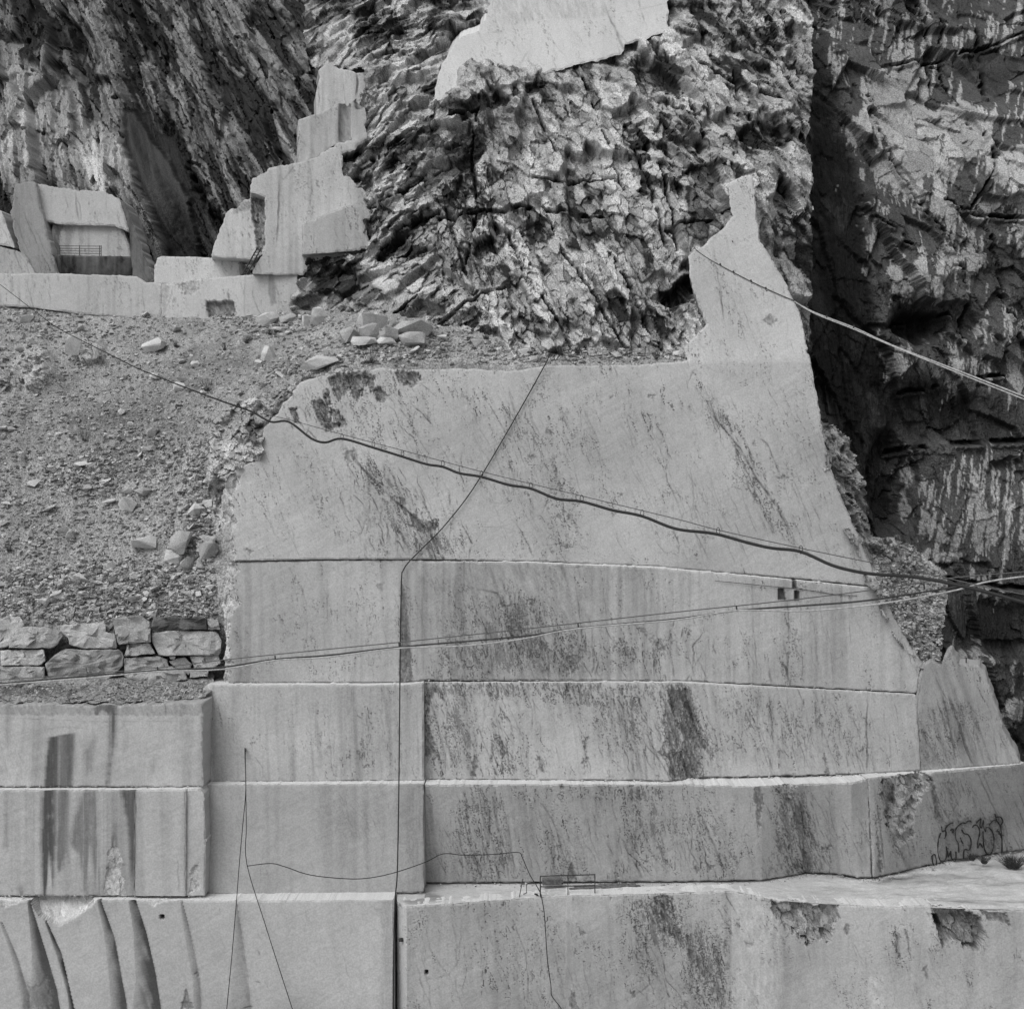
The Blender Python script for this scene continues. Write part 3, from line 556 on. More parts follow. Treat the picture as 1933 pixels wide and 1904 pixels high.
# left run of bench 3
tL = [(-30, 1328, 67.0), (384, 1327, 67.0)]; bL = [(-30, 1482, 66.7), (384, 1483, 66.7)]
c = Canvas(-30, 1316, 392, 1490, ST, 0.49, 43).mottle(0.05).vstreak(0.10, 24, 500, thr=-0.1, lean=0.03).saw(0.045, 0.35, 12).vstreak(0.07, 8, 300, thr=0.1, lean=-0.05)
c.patch([(-30, 1316), (388, 1316), (378, 1352), (-30, 1350)], 0.34, 0.75, 3, 0.0, 0.02, sx=8, sy=30, soft=1)
c.splat([(-30, 1352), (60, 1357), (190, 1362), (372, 1361)], 1.3, 0.5, 0.02, 0.8)
c.splat([(0, 1395), (60, 1380), (120, 1372), (190, 1376)], 1.2, 0.45, 0.02, 0.5)
for q_, tn, kk in (([(92, 1393), (108, 1388), (108, 1484), (84, 1484)], 0.10, 0.95), ([(110, 1388), (140, 1382), (140, 1400), (132, 1484), (110, 1484)], 0.2, 0.8), ([(124, 1388), (141, 1382), (139, 1420), (134, 1484), (124, 1484)], 0.14, 0.8), ([(209, 1345), (218, 1345), (214, 1410), (204, 1484), (199, 1484), (209, 1400)], 0.11, 0.95),
                   ([(160, 1420), (182, 1385), (180, 1410), (170, 1470), (164, 1460)], 0.27, 0.7), ([(13, 1330), (18, 1330), (15, 1400), (4, 1450), (12, 1390)], 0.2, 0.9), ([(180, 1325), (216, 1330), (216, 1350), (172, 1350)], 0.17, 0.8), ([(208, 1330), (216, 1330), (218, 1350), (209, 1350)], 0.1, 0.9),
                   ([(228, 1425), (236, 1400), (234, 1430)], 0.26, 0.6), ([(286, 1440), (300, 1395), (292, 1450), (286, 1480)], 0.32, 0.5), ([(62, 1412), (64, 1395), (61, 1430)], 0.2, 0.7)):
    c.patch(q_, tn, kk * 1.45, 3.0, sx=6, streak=True, fadeout=q_[-1][1] < 1470)
c.cracks(16, (180, 1322, 380, 1366), 0.03, (10, 34), (1, 2.5), (0.3, 0.7), 0.1)
oL = [(-30, 1330, 1.5), (-30, 1484.5, 0.3), (384, 1484.5, 0.3), (382, 1400, 0.8), (383, 1325, 2), (320, 1328, 3), (220, 1332, 3), (120, 1330, 3)]
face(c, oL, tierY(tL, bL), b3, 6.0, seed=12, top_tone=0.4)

# ---------------------------------------------------------------- bench 4
b4 = bench('fourth sawn marble bench with upright saw cuts and dark drip stains at left')
tA = [(-30, 1490, 66.2), (384, 1490, 66.2)]; bA = [(-30, 1688, 66.0), (384, 1689, 66.0)]
c = Canvas(-30, 1480, 394, 1698, ST, 0.46, 51).mottle(0.045).vstreak(0.10, 24, 500, thr=-0.1, lean=0.03).saw(0.03, 0.4, 9).vstreak(0.12, 7, 500, x1=262, thr=0.05)
c.disp += np.where(c.PX > 256, -0.10, 0.0) + np.where(c.PX > 352, 0.14, 0.0)              # saw cuts step the face
c.tone += np.where(c.PX > 256, 0.05, 0.0)
for q_, tn, kk in (([(84, 1488), (104, 1488), (103, 1560), (99, 1660), (97, 1690), (80, 1690), (79, 1580)], 0.10, 0.95), ([(103, 1488), (128, 1488), (124, 1560), (122, 1640), (103, 1650)], 0.22, 0.75), ([(122, 1488), (127, 1488), (125, 1600), (127, 1660), (122, 1600)], 0.13, 0.85),
                   ([(142, 1540), (160, 1490), (184, 1490), (186, 1600), (190, 1690), (160, 1680), (146, 1610), (132, 1590)], 0.23, 0.8), ([(226, 1488), (256, 1488), (256, 1690), (248, 1690), (242, 1560), (234, 1510)], 0.13, 0.9), ([(216, 1560), (220, 1550), (221, 1600), (206, 1605)], 0.17, 0.9), ([(10, 1490), (15, 1490), (14, 1640), (10, 1600)], 0.2, 0.7),
                   ([(36, 1660), (46, 1690), (34, 1690)], 0.22, 0.7), ([(208, 1632), (220, 1624), (236, 1632), (226, 1636)], 0.16, 0.9), ([(345, 1560), (351, 1490), (351, 1690), (346, 1640)], 0.33, 0.7)):
    c.patch(q_, tn, kk * 1.45, 3.0, sx=6, streak=True)
c.patch([(206, 1604), (220, 1598), (232, 1625), (226, 1640), (240, 1690), (196, 1690), (202, 1640)], 0.5, 0.85, 4, 0.05, 0.05, sx=9, sy=14, facets=0.08)
c.patch([(360, 1640), (374, 1630), (376, 1680), (358, 1684)], 0.52, 0.8, 4, 0.06, 0.05, sx=9, sy=14, facets=0.08)
c.splat([(256, 1490), (256, 1690)], 2.0, 0.75, 0.05, 0, False); c.splat([(351, 1490), (351, 1690)], 1.6, 0.6, 0.04, 0, False)
c.splat([(322, 1640), (336, 1625), (338, 1660), (340, 1690)], 2.0, 0.5, 0.03, 0.3)
oA = [(-30, 1491, 0.5), (-30, 1690.5, 0.3), (386, 1691, 0.3), (388, 1600, 0.8), (384, 1500, 1), (374, 1489, 1.0), (250, 1491, 0.5), (100, 1491, 0.5)]
face(c, oA, tierY(tA, bA), b4, 5.0, seed=13)
tB = [(388, 1481, 67.5), (800, 1479, 67.7)]; bB = [(388, 1687, 66.8), (800, 1683, 67.0)]
c = Canvas(384, 1474, 806, 1694, ST, 0.455, 53).mottle(0.04).vstreak(0.10, 24, 500, thr=-0.1, lean=0.03).saw(0.035, 0.5, 9).vstreak(0.05, 10, 500, thr=0.1)
c.cracks(24, (395, 1485, 795, 1680), 0.15, (15, 70), (0.8, 1.4), (0.15, 0.4), 0.3, 1.0, 0.01)
c.patch([(402, 1480), (388, 1480), (388, 1690), (400, 1690), (398, 1580)], 0.37, 0.7, 1.5, 0.0, 0.0, sx=4, sy=70, lean=0, soft=3)
c.patch([(782, 1482), (800, 1482), (800, 1686), (778, 1686)], 0.34, 0.65, 1.5, 0.0, 0.0, sx=4, sy=90, lean=0, soft=2)
oB = [(390, 1481, 0.5), (391, 1688, 0.3), (600, 1688, 0.3), (800, 1684, 0.3), (800, 1479, 0.6), (600, 1480, 0.8)]
face(c, oB, tierY(tB, bB), b4, 4.0, seed=14)
tC = [(800, 1481, 67.9), (1276, 1480, 67.9), (1428, 1483, 67.6), (1518, 1478, 68.3), (1607, 1477, 68.3), (1637, 1470, 69.0), (1700, 1466, 69.4)]
bC = [(800, 1667, 68.6), (1276, 1664, 68.7), (1438, 1662, 68.8), (1480, 1656, 69.6), (1518, 1648, 70.2), (1576, 1649, 69.9), (1621, 1657, 69.2), (1650, 1657, 69.2), (1700, 1650, 70)]
c = Canvas(794, 1466, 1652, 1674, ST, 0.455, 57).mottle(0.045).saw(0.025, 0.5, 9).vstreak(0.10, 7, 160, thr=0.0, lean=0.12).vstreak(0.12, 4, 120, x0=850, x1=970, thr=0.0, lean=0.15)
c.cracks(150, (805, 1482, 1640, 1655), 0.24, (20, 170), (0.8, 1.7), (0.25, 0.6), 0.25, 1.2, 0.015)
c.cracks(60, (860, 1482, 960, 1660), 0.25, (40, 150), (0.9, 2.4), (0.3, 0.7), 0.2, 1.1, 0.02)
c.cracks(60, (1150, 1482, 1320, 1655), 0.3, (20, 110), (1, 2.6), (0.3, 0.8), 0.35, 1.3, 0.025, cl=7)
c.cracks(50, (1440, 1480, 1560, 1650), 0.4, (20, 90), (1, 3), (0.35, 0.85), 0.3, 1.2, 0.03)
for pts, w, d in (([(1010, 1482), (1026, 1520), (1050, 1560), (1062, 1610), (1080, 1645), (1088, 1662)], 2.2, 0.7), ([(868, 1500), (880, 1560), (890, 1610), (912, 1664)], 2.4, 0.6), ([(925, 1550), (918, 1600), (920, 1640)], 1.6, 0.6), ([(1208, 1500), (1200, 1570), (1196, 1630)], 1.6, 0.7), ([(1320, 1530), (1336, 1570), (1350, 1600), (1362, 1630), (1386, 1660)], 3.4, 0.75), ([(1515, 1490), (1516, 1645)], 1.8, 0.7), ([(1518, 1550), (1540, 1590), (1560, 1628), (1575, 1646)], 3, 0.85), ([(1406, 1585), (1420, 1630)], 1.6, 0.5), ([(1080, 1665), (1074, 1600)], 4, 0.6)): c.splat(pts, w, d, 0.04, 0.4)
for q_, th in (([(1470, 1476), (1505, 1472), (1512, 1530), (1528, 1580), (1512, 1570), (1490, 1545)], -0.2), ([(1130, 1482), (1150, 1482), (1158, 1505), (1142, 1500)], -0.1), ([(1054, 1482), (1068, 1482), (1064, 1495)], None), ([(1424, 1482), (1436, 1485), (1442, 1515), (1432, 1570), (1426, 1530)], None), ([(1438, 1655), (1452, 1630), (1470, 1560), (1512, 1570), (1514, 1650)], 0.1), ([(1517, 1600), (1530, 1620), (1530, 1648), (1517, 1648)], None), ([(1550, 1600), (1570, 1595), (1562, 1610)], None), ([(1073, 1640), (1080, 1625), (1090, 1662), (1072, 1664)], None), ([(1308, 1630), (1322, 1640), (1314, 1650)], None), ([(1330, 1625), (1350, 1635), (1340, 1640)], None)):
    c.patch(q_, 0.14, 0.85, 5, 0.06, 0.05, sx=5, sy=20, thr=None if th is None else th + 0.2)
c.patch([(1480, 1482), (1500, 1480), (1506, 1500), (1484, 1504)], 0.5, 0.9, 4, 0.08, 0.05, sx=8, sy=8, facets=0.1)
oC = [(801, 1481, 0.6), (801, 1666, 0.4), (1276, 1663, 0.5), (1438, 1661, 0.5), (1480, 1655, 0.5), (1518, 1647, 0.5), (1576, 1648, 0.8), (1621, 1656, 0.8), (1645, 1657, 0.4), (1642, 1560, 0.8), (1638, 1471, 0.8), (1607, 1477, 1.2), (1518, 1479, 2.0), (1428, 1484, 2.0), (1276, 1480, 1.2), (1000, 1480, 0.8)]
c.weather([(915, 1570, 50, 110, -10, 0.6), (1080, 1600, 50, 90, -15, 0.4), (1230, 1560, 70, 110, 0, 0.6), (1345, 1600, 50, 90, -20, 0.55), (1495, 1560, 40, 110, -10, 1.0), (1545, 1620, 40, 50, 0, 0.5), (1150, 1495, 120, 18, 0, 0.5)], 0.2, 0.25, 0.8)
face(c, oC, tierY(tC, bC), b4, 4.0, seed=15)
# right return of bench 4 (with the spray painting)
tD = [(1636, 1469, 69.0), (1740, 1459, 70.3), (1940, 1441, 73.0)]; bD = [(1636, 1658, 69.2), (1651, 1657, 69.2), (1721, 1640, 70.7), (1804, 1622, 72.1), (1911, 1606, 73.7), (1950, 1602, 74.2)]
Y4R = tierY(tD, bD)
c = Canvas(1632, 1432, 1945, 1666, ST, 0.385, 59).mottle(0.05).vstreak(0.08, 9, 220, thr=0.0, lean=0.3)
c.cracks(60, (1650, 1460, 1930, 1640), 0.33, (40, 190), (0.9, 2.2), (0.3, 0.7), 0.15, 0.9, 0.025)
for pts, w, d in (([(1842, 1450), (1870, 1510), (1886, 1545), (1906, 1600)], 2.6, 0.85), ([(1852, 1450), (1880, 1520)], 1.6, 0.7), ([(1760, 1470), (1775, 1520), (1800, 1560)], 2.4, 0.8), ([(1700, 1500), (1705, 1545), (1712, 1590), (1728, 1640)], 3, 0.8), ([(1650, 1480), (1662, 1560), (1672, 1655)], 2.5, 0.8), ([(1690, 1470), (1702, 1510), (1712, 1560)], 2.2, 0.7), ([(1880, 1470), (1908, 1540)], 1.2, 0.5)): c.splat(pts, w, d, 0.05, 0.4)
c.patch([(1662, 1475), (1690, 1465), (1745, 1462), (1742, 1500), (1722, 1540), (1726, 1580), (1690, 1600), (1676, 1560)], 0.44, 0.9, 7, 0.15, 0.06, sx=12, sy=16, facets=0.5, fsc=1.8)
c.patch([(1712, 1460), (1760, 1456), (1752, 1490), (1730, 1500)], 0.5, 0.8, 6, 0.1, 0.06, sx=10, sy=10, facets=0.4, fsc=1.6)
for q_ in ([(1780, 1450), (1795, 1452), (1790, 1462)], [(1682, 1500), (1690, 1505), (1692, 1520), (1684, 1515)], [(1756, 1470), (1762, 1468), (1776, 1545), (1768, 1545)], [(1700, 1550), (1712, 1560), (1700, 1568)], [(1652, 1485), (1656, 1560), (1668, 1650), (1658, 1640)]):
    c.patch(q_, 0.12, 0.85, 4, 0.06, 0.04, sx=6, sy=12)
c.patch([(1772, 1580), (1790, 1550), (1830, 1545), (1870, 1545), (1890, 1545), (1892, 1605), (1800, 1622), (1775, 1626)], 0.24, 0.75, 5, 0.0, 0.0, sx=5, sy=6)      # faded paint fill
c.patch([(1800, 1520), (1812, 1545), (1810, 1600), (1795, 1560)], 0.24, 0.5, 8, 0.0, 0.0, sx=5, sy=20)
oD = [(1638, 1469, 0.6), (1643, 1560, 0.6), (1648, 1657, 0.5), (1721, 1639, 0.5), (1804, 1621, 0.5), (1911, 1605, 0.5), (1942, 1600, 0.5), (1942, 1441, 0.4), (1740, 1459, 0.8)]
c.weather([(1700, 1540, 40, 90, -15, 0.6), (1800, 1510, 60, 60, 0, 0.45), (1880, 1570, 40, 50, 0, 0.4)], 0.22, 0.32, 0.7)
face(c, oD, Y4R, b4, 5.0, (-0.1, 1, 0), 16)

# ---------------------------------------------------------------- bench 5 (front)
b5 = bench('lowest sawn marble bench in front, split by a dark upright slit')
tE = [(-30, 1698, 65.6), (745, 1699, 65.6)]; bE = [(-30, 1990, 64.9), (745, 1990, 64.9)]
c = Canvas(-30, 1688, 752, 1990, ST, 0.475, 61).mottle(0.045).saw(0.03, 0.5, 9).vstreak(0.05, 12, 500, thr=0.1, lean=0.2)
def wedge(cv, L, R, deep, shade_amt, tn=0.2):
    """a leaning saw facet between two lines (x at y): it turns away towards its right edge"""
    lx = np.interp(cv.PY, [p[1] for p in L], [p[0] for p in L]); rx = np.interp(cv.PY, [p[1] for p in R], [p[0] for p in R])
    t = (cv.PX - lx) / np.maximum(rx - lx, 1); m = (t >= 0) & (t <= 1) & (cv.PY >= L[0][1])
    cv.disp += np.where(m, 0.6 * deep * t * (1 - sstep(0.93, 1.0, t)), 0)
    k = m * shade_amt * 2.3 * np.clip(t, 0, 1) ** 0.8 * np.clip(0.8 + 0.8 * fbm((cv.PX - 0.32 * cv.PY) / 4, cv.PY / 120, 4, 77, 0.7) + 0.4 * fbm(cv.PX / 14, cv.PY / 30, 3, 78), 0, 1)
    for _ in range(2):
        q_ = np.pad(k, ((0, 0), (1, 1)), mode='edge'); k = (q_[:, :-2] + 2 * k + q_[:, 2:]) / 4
    cv.tone += (tn * 0.5 - cv.tone) * np.clip(k, 0, 1)  # painted darker towards the turned-away edge as shade, broken by streaks
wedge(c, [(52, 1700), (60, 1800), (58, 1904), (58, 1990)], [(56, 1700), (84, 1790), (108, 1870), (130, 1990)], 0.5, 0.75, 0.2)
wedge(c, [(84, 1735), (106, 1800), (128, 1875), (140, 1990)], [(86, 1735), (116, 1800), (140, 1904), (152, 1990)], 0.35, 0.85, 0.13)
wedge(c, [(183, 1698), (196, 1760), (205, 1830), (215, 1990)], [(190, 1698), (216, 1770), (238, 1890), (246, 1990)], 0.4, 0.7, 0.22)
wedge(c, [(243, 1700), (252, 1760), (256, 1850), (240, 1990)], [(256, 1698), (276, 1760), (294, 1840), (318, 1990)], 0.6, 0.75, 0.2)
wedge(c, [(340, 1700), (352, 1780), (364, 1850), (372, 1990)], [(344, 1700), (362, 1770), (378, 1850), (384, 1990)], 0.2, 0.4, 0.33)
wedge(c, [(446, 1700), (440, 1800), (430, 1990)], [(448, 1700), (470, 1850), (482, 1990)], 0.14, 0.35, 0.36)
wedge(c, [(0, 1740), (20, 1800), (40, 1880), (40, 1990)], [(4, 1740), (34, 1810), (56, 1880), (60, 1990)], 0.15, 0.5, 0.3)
c.patch([(52, 1697), (183, 1697), (160, 1720), (131, 1737), (110, 1746), (88, 1738), (72, 1728)], 0.62, 0.95, 3, 0.12, 0.05, sx=12, sy=12, facets=0.06)  # broken-out chip facing up; its catch of light painted in as paler tone
c.disp += inside(c.PX, c.PY, np.array([(52, 1690), (183, 1690), (131, 1737), (110, 1746), (72, 1728)], float)) * (1750 - c.PY) * 0.018
c.patch([(0, 1697), (48, 1697), (30, 1706), (8, 1712)], 0.6, 0.9, 2, 0.05, 0.03, sx=10, sy=8)
c.patch([(262, 1697), (336, 1697), (300, 1704), (290, 1711), (282, 1704)], 0.6, 0.9, 1.5, 0.05, 0.03, sx=10, sy=8)
c.patch([(60, 1860), (90, 1850), (90, 1904), (40, 1904)], 0.2, 0.7, 10, 0.02, 0.02, sx=8, sy=16)
c.patch([(80, 1745), (76, 1735), (86, 1760)], 0.5, 0.9, 3, 0.05, 0.03)
for q_ in ([(302, 1727), (309, 1727), (309, 1734), (302, 1734)],): c.patch(q_, 0.03, 1, 0.1, 0.5, 0.0)
for q_ in ([(352, 1862), (356, 1880), (366, 1904), (342, 1904)], [(368, 1838), (374, 1838), (374, 1846)]): c.patch(q_, 0.14, 0.85, 3, 0.06, 0.02, sx=5, sy=12)
for pts, w, d in (([(455, 1904), (482, 1898)], 2.5, 0.8), ([(480, 1852), (494, 1854)], 1.5, 0.7), ([(484, 1790), (490, 1806)], 3, 0.4), ([(338, 1892), (368, 1892)], 1.4, 0.7)): c.splat(pts, w, d, 0.03)
c.cracks(30, (380, 1710, 740, 1900), 0.2, (15, 70), (0.8, 1.3), (0.12, 0.4), 0.3, 1.0, 0.01)
c.patch([(722, 1700), (745, 1700), (745, 1990), (715, 1990), (722, 1800)], 0.34, 0.5, 4, 0.0, 0.0, sx=8, sy=60, soft=5, lean=0)
oE = [(-30, 1699, 0.6), (-30, 1988, 0.3), (743, 1988, 0.2), (744, 1698, 0.2), (600, 1699, 0.6), (400, 1700, 0.8), (300, 1699, 1.0), (190, 1698, 1.0)]
face(c, oE, tierY(tE, bE), b5, 3.0, seed=17)
tF = [(749, 1701, 66.0), (766, 1711, 65.0), (1019, 1693, 66.5), (1068, 1691, 66.7), (1078, 1690, 66.2), (1250, 1686, 66.8), (1381, 1681, 67.2), (1470, 1700, 66.0), (1560, 1706, 65.6), (1700, 1712, 65.1), (1960, 1718, 64.7)]
bF = [(749, 1990, 66.0), (766, 1990, 65.0), (1019, 1990, 66.0), (1068, 1990, 66.1), (1078, 1990, 65.6), (1250, 1990, 66.0), (1381, 1990, 66.3), (1470, 1990, 65.4), (1560, 1990, 65.0), (1700, 1990, 64.4), (1960, 1990, 64.0)]
Y5 = tierY(tF, bF)
c = Canvas(744, 1672, 1962, 1990, ST, 0.47, 67).mottle(0.05).vstreak(0.10, 24, 500, thr=-0.1, lean=0.03).saw(0.03, 0.5, 9).vstreak(0.05, 12, 400, thr=0.1, lean=0.1)
c.tone += 0.09 * (c.PX < 768)
c.cracks(110, (780, 1700, 1380, 1900), 0.18, (20, 170), (0.8, 1.4), (0.2, 0.5), 0.25, 1.1, 0.012)
c.cracks(60, (1400, 1720, 1930, 1900), 0.25, (20, 100), (0.8, 1.8), (0.2, 0.55), 0.3, 1.1, 0.015)
c.cracks(60, (1170, 1690, 1380, 1900), 0.35, (12, 60), (1, 3), (0.35, 0.85), 0.4, 1.3, 0.03, cl=8)
for pts, w, d in (([(945, 1700), (970, 1740), (990, 1790), (998, 1850), (996, 1904)], 2.0, 0.75), ([(812, 1715), (806, 1760), (812, 1790), (830, 1820), (845, 1840), (800, 1852)], 3, 0.4), ([(850, 1720), (862, 1780), (862, 1820), (845, 1840)], 3, 0.4), ([(1380, 1690), (1378, 1904)], 1.8, 0.3), ([(1075, 1695), (1074, 1904)], 9, 0.35), ([(1000, 1700), (1040, 1770), (1060, 1850), (1072, 1904)], 1.4, 0.45), ([(1386, 1715), (1414, 1765), (1424, 1800)], 2.0, 0.6), ([(1400, 1844), (1424, 1880), (1436, 1904)], 5, 0.7), ([(1238, 1850), (1210, 1870), (1190, 1880)], 1.6, 0.6), ([(1600, 1735), (1602, 1800)], 3, 0.3)): c.splat(pts, w, d, 0.03, 0.5)
for q_, th, tn in (([(1225, 1692), (1272, 1690), (1275, 1730), (1290, 1760), (1286, 1780), (1266, 1765), (1265, 1800), (1254, 1770), (1232, 1740)], -0.28, 0.09), ([(1190, 1695), (1212, 1698), (1215, 1715), (1200, 1712)], -0.1, 0.14), ([(1296, 1760), (1325, 1755), (1330, 1800), (1345, 1830), (1335, 1870), (1315, 1850), (1300, 1800)], -0.12, 0.15), ([(1340, 1770), (1372, 1765), (1376, 1830), (1356, 1810)], -0.05, 0.16), ([(1365, 1750), (1378, 1740), (1376, 1800)], -0.1, 0.15),
                   ([(1290, 1860), (1380, 1850), (1380, 1904), (1280, 1904)], 0.08, 0.2), ([(1135, 1695), (1160, 1694), (1158, 1702)], 0, 0.2), ([(1076, 1870), (1086, 1880), (1100, 1930), (1076, 1940)], None, 0.16), ([(1087, 1738), (1096, 1755), (1104, 1762), (1096, 1768)], None, 0.22), ([(1205, 1790), (1225, 1760), (1230, 1830), (1215, 1840)], 0.05, 0.15), ([(1190, 1870), (1200, 1872), (1194, 1886)], None, 0.18), ([(944, 1702), (955, 1702), (950, 1710)], None, 0.15), ([(1405, 1778), (1425, 1780), (1418, 1792)], None, 0.16)):
    c.patch(q_, tn, 0.9, 6, 0.06, 0.05, sx=5, sy=16, thr=None if th is None else th + 0.15)
c.patch([(1456, 1702), (1585, 1706), (1580, 1735), (1562, 1775), (1535, 1765), (1530, 1785), (1500, 1760), (1466, 1735)], 0.36, 0.9, 8, 0.14, 0.06, sx=8, sy=14, facets=0.4, fsc=1.7)
c.patch([(1757, 1712), (1800, 1708), (1850, 1730), (1856, 1760), (1848, 1796), (1820, 1785), (1800, 1768), (1780, 1786), (1764, 1740)], 0.15, 0.95, 4, 0.25, 0.04, sx=10, sy=12, facets=0.5, fsc=2.4)
c.patch([(1757, 1712), (1790, 1710), (1806, 1730), (1830, 1745), (1840, 1780), (1810, 1775), (1775, 1750)], 0.30, 0.8, 4, 0.1, 0.05, sx=10, sy=12, facets=0.3, fsc=2.4)
c.patch([(1850, 1718), (1900, 1722), (1908, 1747), (1890, 1738), (1866, 1736)], 0.12, 0.95, 3, 0.12, 0.03, sx=9, sy=9)
c.patch([(1594, 1745), (1606, 1748), (1602, 1766), (1594, 1760)], 0.15, 0.9, 4, 0.06, 0.03)
c.patch([(1688, 1763), (1694, 1764), (1702, 1812), (1696, 1805)], 0.13, 0.9, 3, 0.05, 0.02); c.patch([(1708, 1755), (1713, 1760), (1722, 1815), (1716, 1800)], 0.14, 0.9, 3, 0.05, 0.02); c.patch([(1738, 1828), (1750, 1824), (1752, 1850)], 0.16, 0.8, 4, 0.05, 0.02)
c.patch([(1640, 1842), (1668, 1842), (1668, 1904), (1640, 1904)], 0.56, 0.55, 3, 0.0, 0.0, soft=4); c.patch([(1395, 1700), (1470, 1705), (1478, 1904), (1390, 1904)], 0.52, 0.5, 5, 0.0, 0.0, soft=6, lean=0)
for q_ in ([(802, 1831), (808, 1831), (808, 1838), (802, 1838)],): c.patch(q_, 0.03, 1, 0.1, 0.5, 0.0)
oF = [(749, 1701, 0.2), (749, 1988, 0.2), (1960, 1988, 0.2), (1960, 1718, 1.0), (1850, 1718, 1.5), (1740, 1708, 2.0), (1700, 1712, 1.2), (1560, 1706, 1.5), (1470, 1700, 1.5), (1381, 1681, 1.0), (1250, 1686, 1.2), (1078, 1690, 1.0), (1019, 1693, 0.8), (900, 1702, 1.0), (766, 1711, 0.5)]
c.weather([(1255, 1740, 45, 70, -12, 1.0), (1330, 1820, 50, 80, -10, 0.85), (1210, 1800, 50, 60, 0, 0.5), (1520, 1740, 60, 40, 0, 0.5), (1180, 1720, 50, 30, 0, 0.4), (1340, 1890, 60, 30, 0, 0.6), (1700, 1790, 40, 50, 0, 0.35), (1800, 1745, 50, 40, 0, 0.5), (960, 1780, 120, 110, 0, 0.15)], 0.14, 0.25, 0.8)
face(c, oF, Y5, b5, 1.2, seed=18)
# floor of the lowest ledge, from its lip back to bench 4
lipf = pl([(p[0], p[1]) for p in tF]); lipY = pl([(p[0], p[2]) for p in tF])
bk = [(744, 1684, 67.4), (801, 1684, 67.4), (802, 1667, 69.0), (1276, 1664, 69.1), (1438, 1662, 69.2), (1518, 1648, 70.6), (1576, 1648, 70.5), (1621, 1656, 69.8), (1650, 1656, 69.8), (1721, 1638, 71.3), (1804, 1620, 72.8), (1911, 1604, 74.4), (1960, 1598, 75.0)]
bkf = pl([(p[0], p[1]) for p in bk]); bkY = pl([(p[0], p[2]) for p in bk])
U, S = np.meshgrid(np.arange(749, 1960, 2.6), np.linspace(0, 1, 64))
A0 = at(U, lipf(U) + 0.3, lipY(U)); A0[..., 1] += 0.06; B0 = at(U, bkf(U) - 1.0, bkY(U)); G = A0 * (1 - S[..., None]) + B0 * S[..., None]
fx, fy = G[..., 0], G[..., 1]; side = sstep(14, 20, fx)
G[..., 2] += (0.05 + 0.10 * side) * fbm(fx / 1.3, fy / 0.9, 4, 301) * sstep(0, 0.06, S) * (1 - sstep(0.97, 1, S)) + 0.02 * fbm(fx / 0.25, fy / 0.2, 3, 305)
ft = 0.57 + 0.09 * fbm(fx / 2.2, fy / 1.1, 4, 311) + 0.05 * fbm(fx / 0.4, fy / 0.2, 3, 313)
ft -= 0.34 * np.clip(fbm((fx + fy * 0.6) / 3.0, fy / 0.5, 5, 317, 0.65) * 1.5 - 0.12, 0, 1) * (0.4 + 0.6 * side)
ft -= 0.25 * blobs(U, S * 100, [(800, 30, 45, 26, 0, 1)], 3, 8) + 0.16 * blobs(U, S * 100, [(1740, 68, 110, 12, -6, 1), (1700, 80, 50, 8, 0, 1), (1870, 72, 40, 10, 0, 0.8)], 5, 10)
idx = np.arange(U.size).reshape(U.shape); Q = np.stack([idx[:-1, :-1], idx[:-1, 1:], idx[1:, 1:], idx[1:, :-1]], -1).reshape(-1, 4)
lf = link('ledge', mk_mesh('ledge', G.reshape(-1, 3), Q, tone=np.clip(ft, 0.1, 0.8)), M_MARBLE); set_parent(lf, b5)

# ---------------------------------------------------------------- broken rock faces
def strata(u, v, deg): 
    """coordinates along and across beds that run down to the right at deg below horizontal"""
    c, s = math.cos(math.radians(deg)), math.sin(math.radians(deg)); return u * c - v * s, u * s + v * c
def fract(u, v, seed, spec, deg, up=0.5, mod=None, nb=3):
    """stacked fracture facets: spec = (length along the beds, width across, height, tone share)"""
    c, s = math.cos(math.radians(deg)), math.sin(math.radians(deg)); a, b = strata(u, v, deg)
    a = a + 0.25 * fbm(u / 1.2, v / 1.2, 4, seed + 90, 0.7); b = b + 0.2 * fbm(u / 1.0, v / 1.0, 4, seed + 91, 0.7)
    h = 0; t = 0; rids = []
    for i, (la, lb, hh, ts) in enumerate(spec):
        gm = math.sqrt(la * lb)
        f, rid, ed = facet(a / la, b / lb, seed + i * 13, 0.85, -s * up * la / gm, c * up * lb / gm)   # facets lean back so that their tops catch the sky
        am = 1.0 if (mod is None or i < 2) else mod
        h = h + hh * f * am; t = t + ts * (rid - 0.5) * 2 * (0.4 + 0.6 * am); rids.append(rid)
        if i == 1:
            for _ in range(nb): h = blur(h)
        if i: t = t * 1.12 - (0, .11, .10, .06)[min(i, 3)] * (1 - sstep(0.02, (0, .07, .10, .12)[min(i, 3)], ed)) * (0.3 + 0.7 * am) * (0.4 + 0.8 * hsh(np.floor(a / la * 1.5), np.floor(b / lb * 1.5), seed + i))
    return h, t, rids
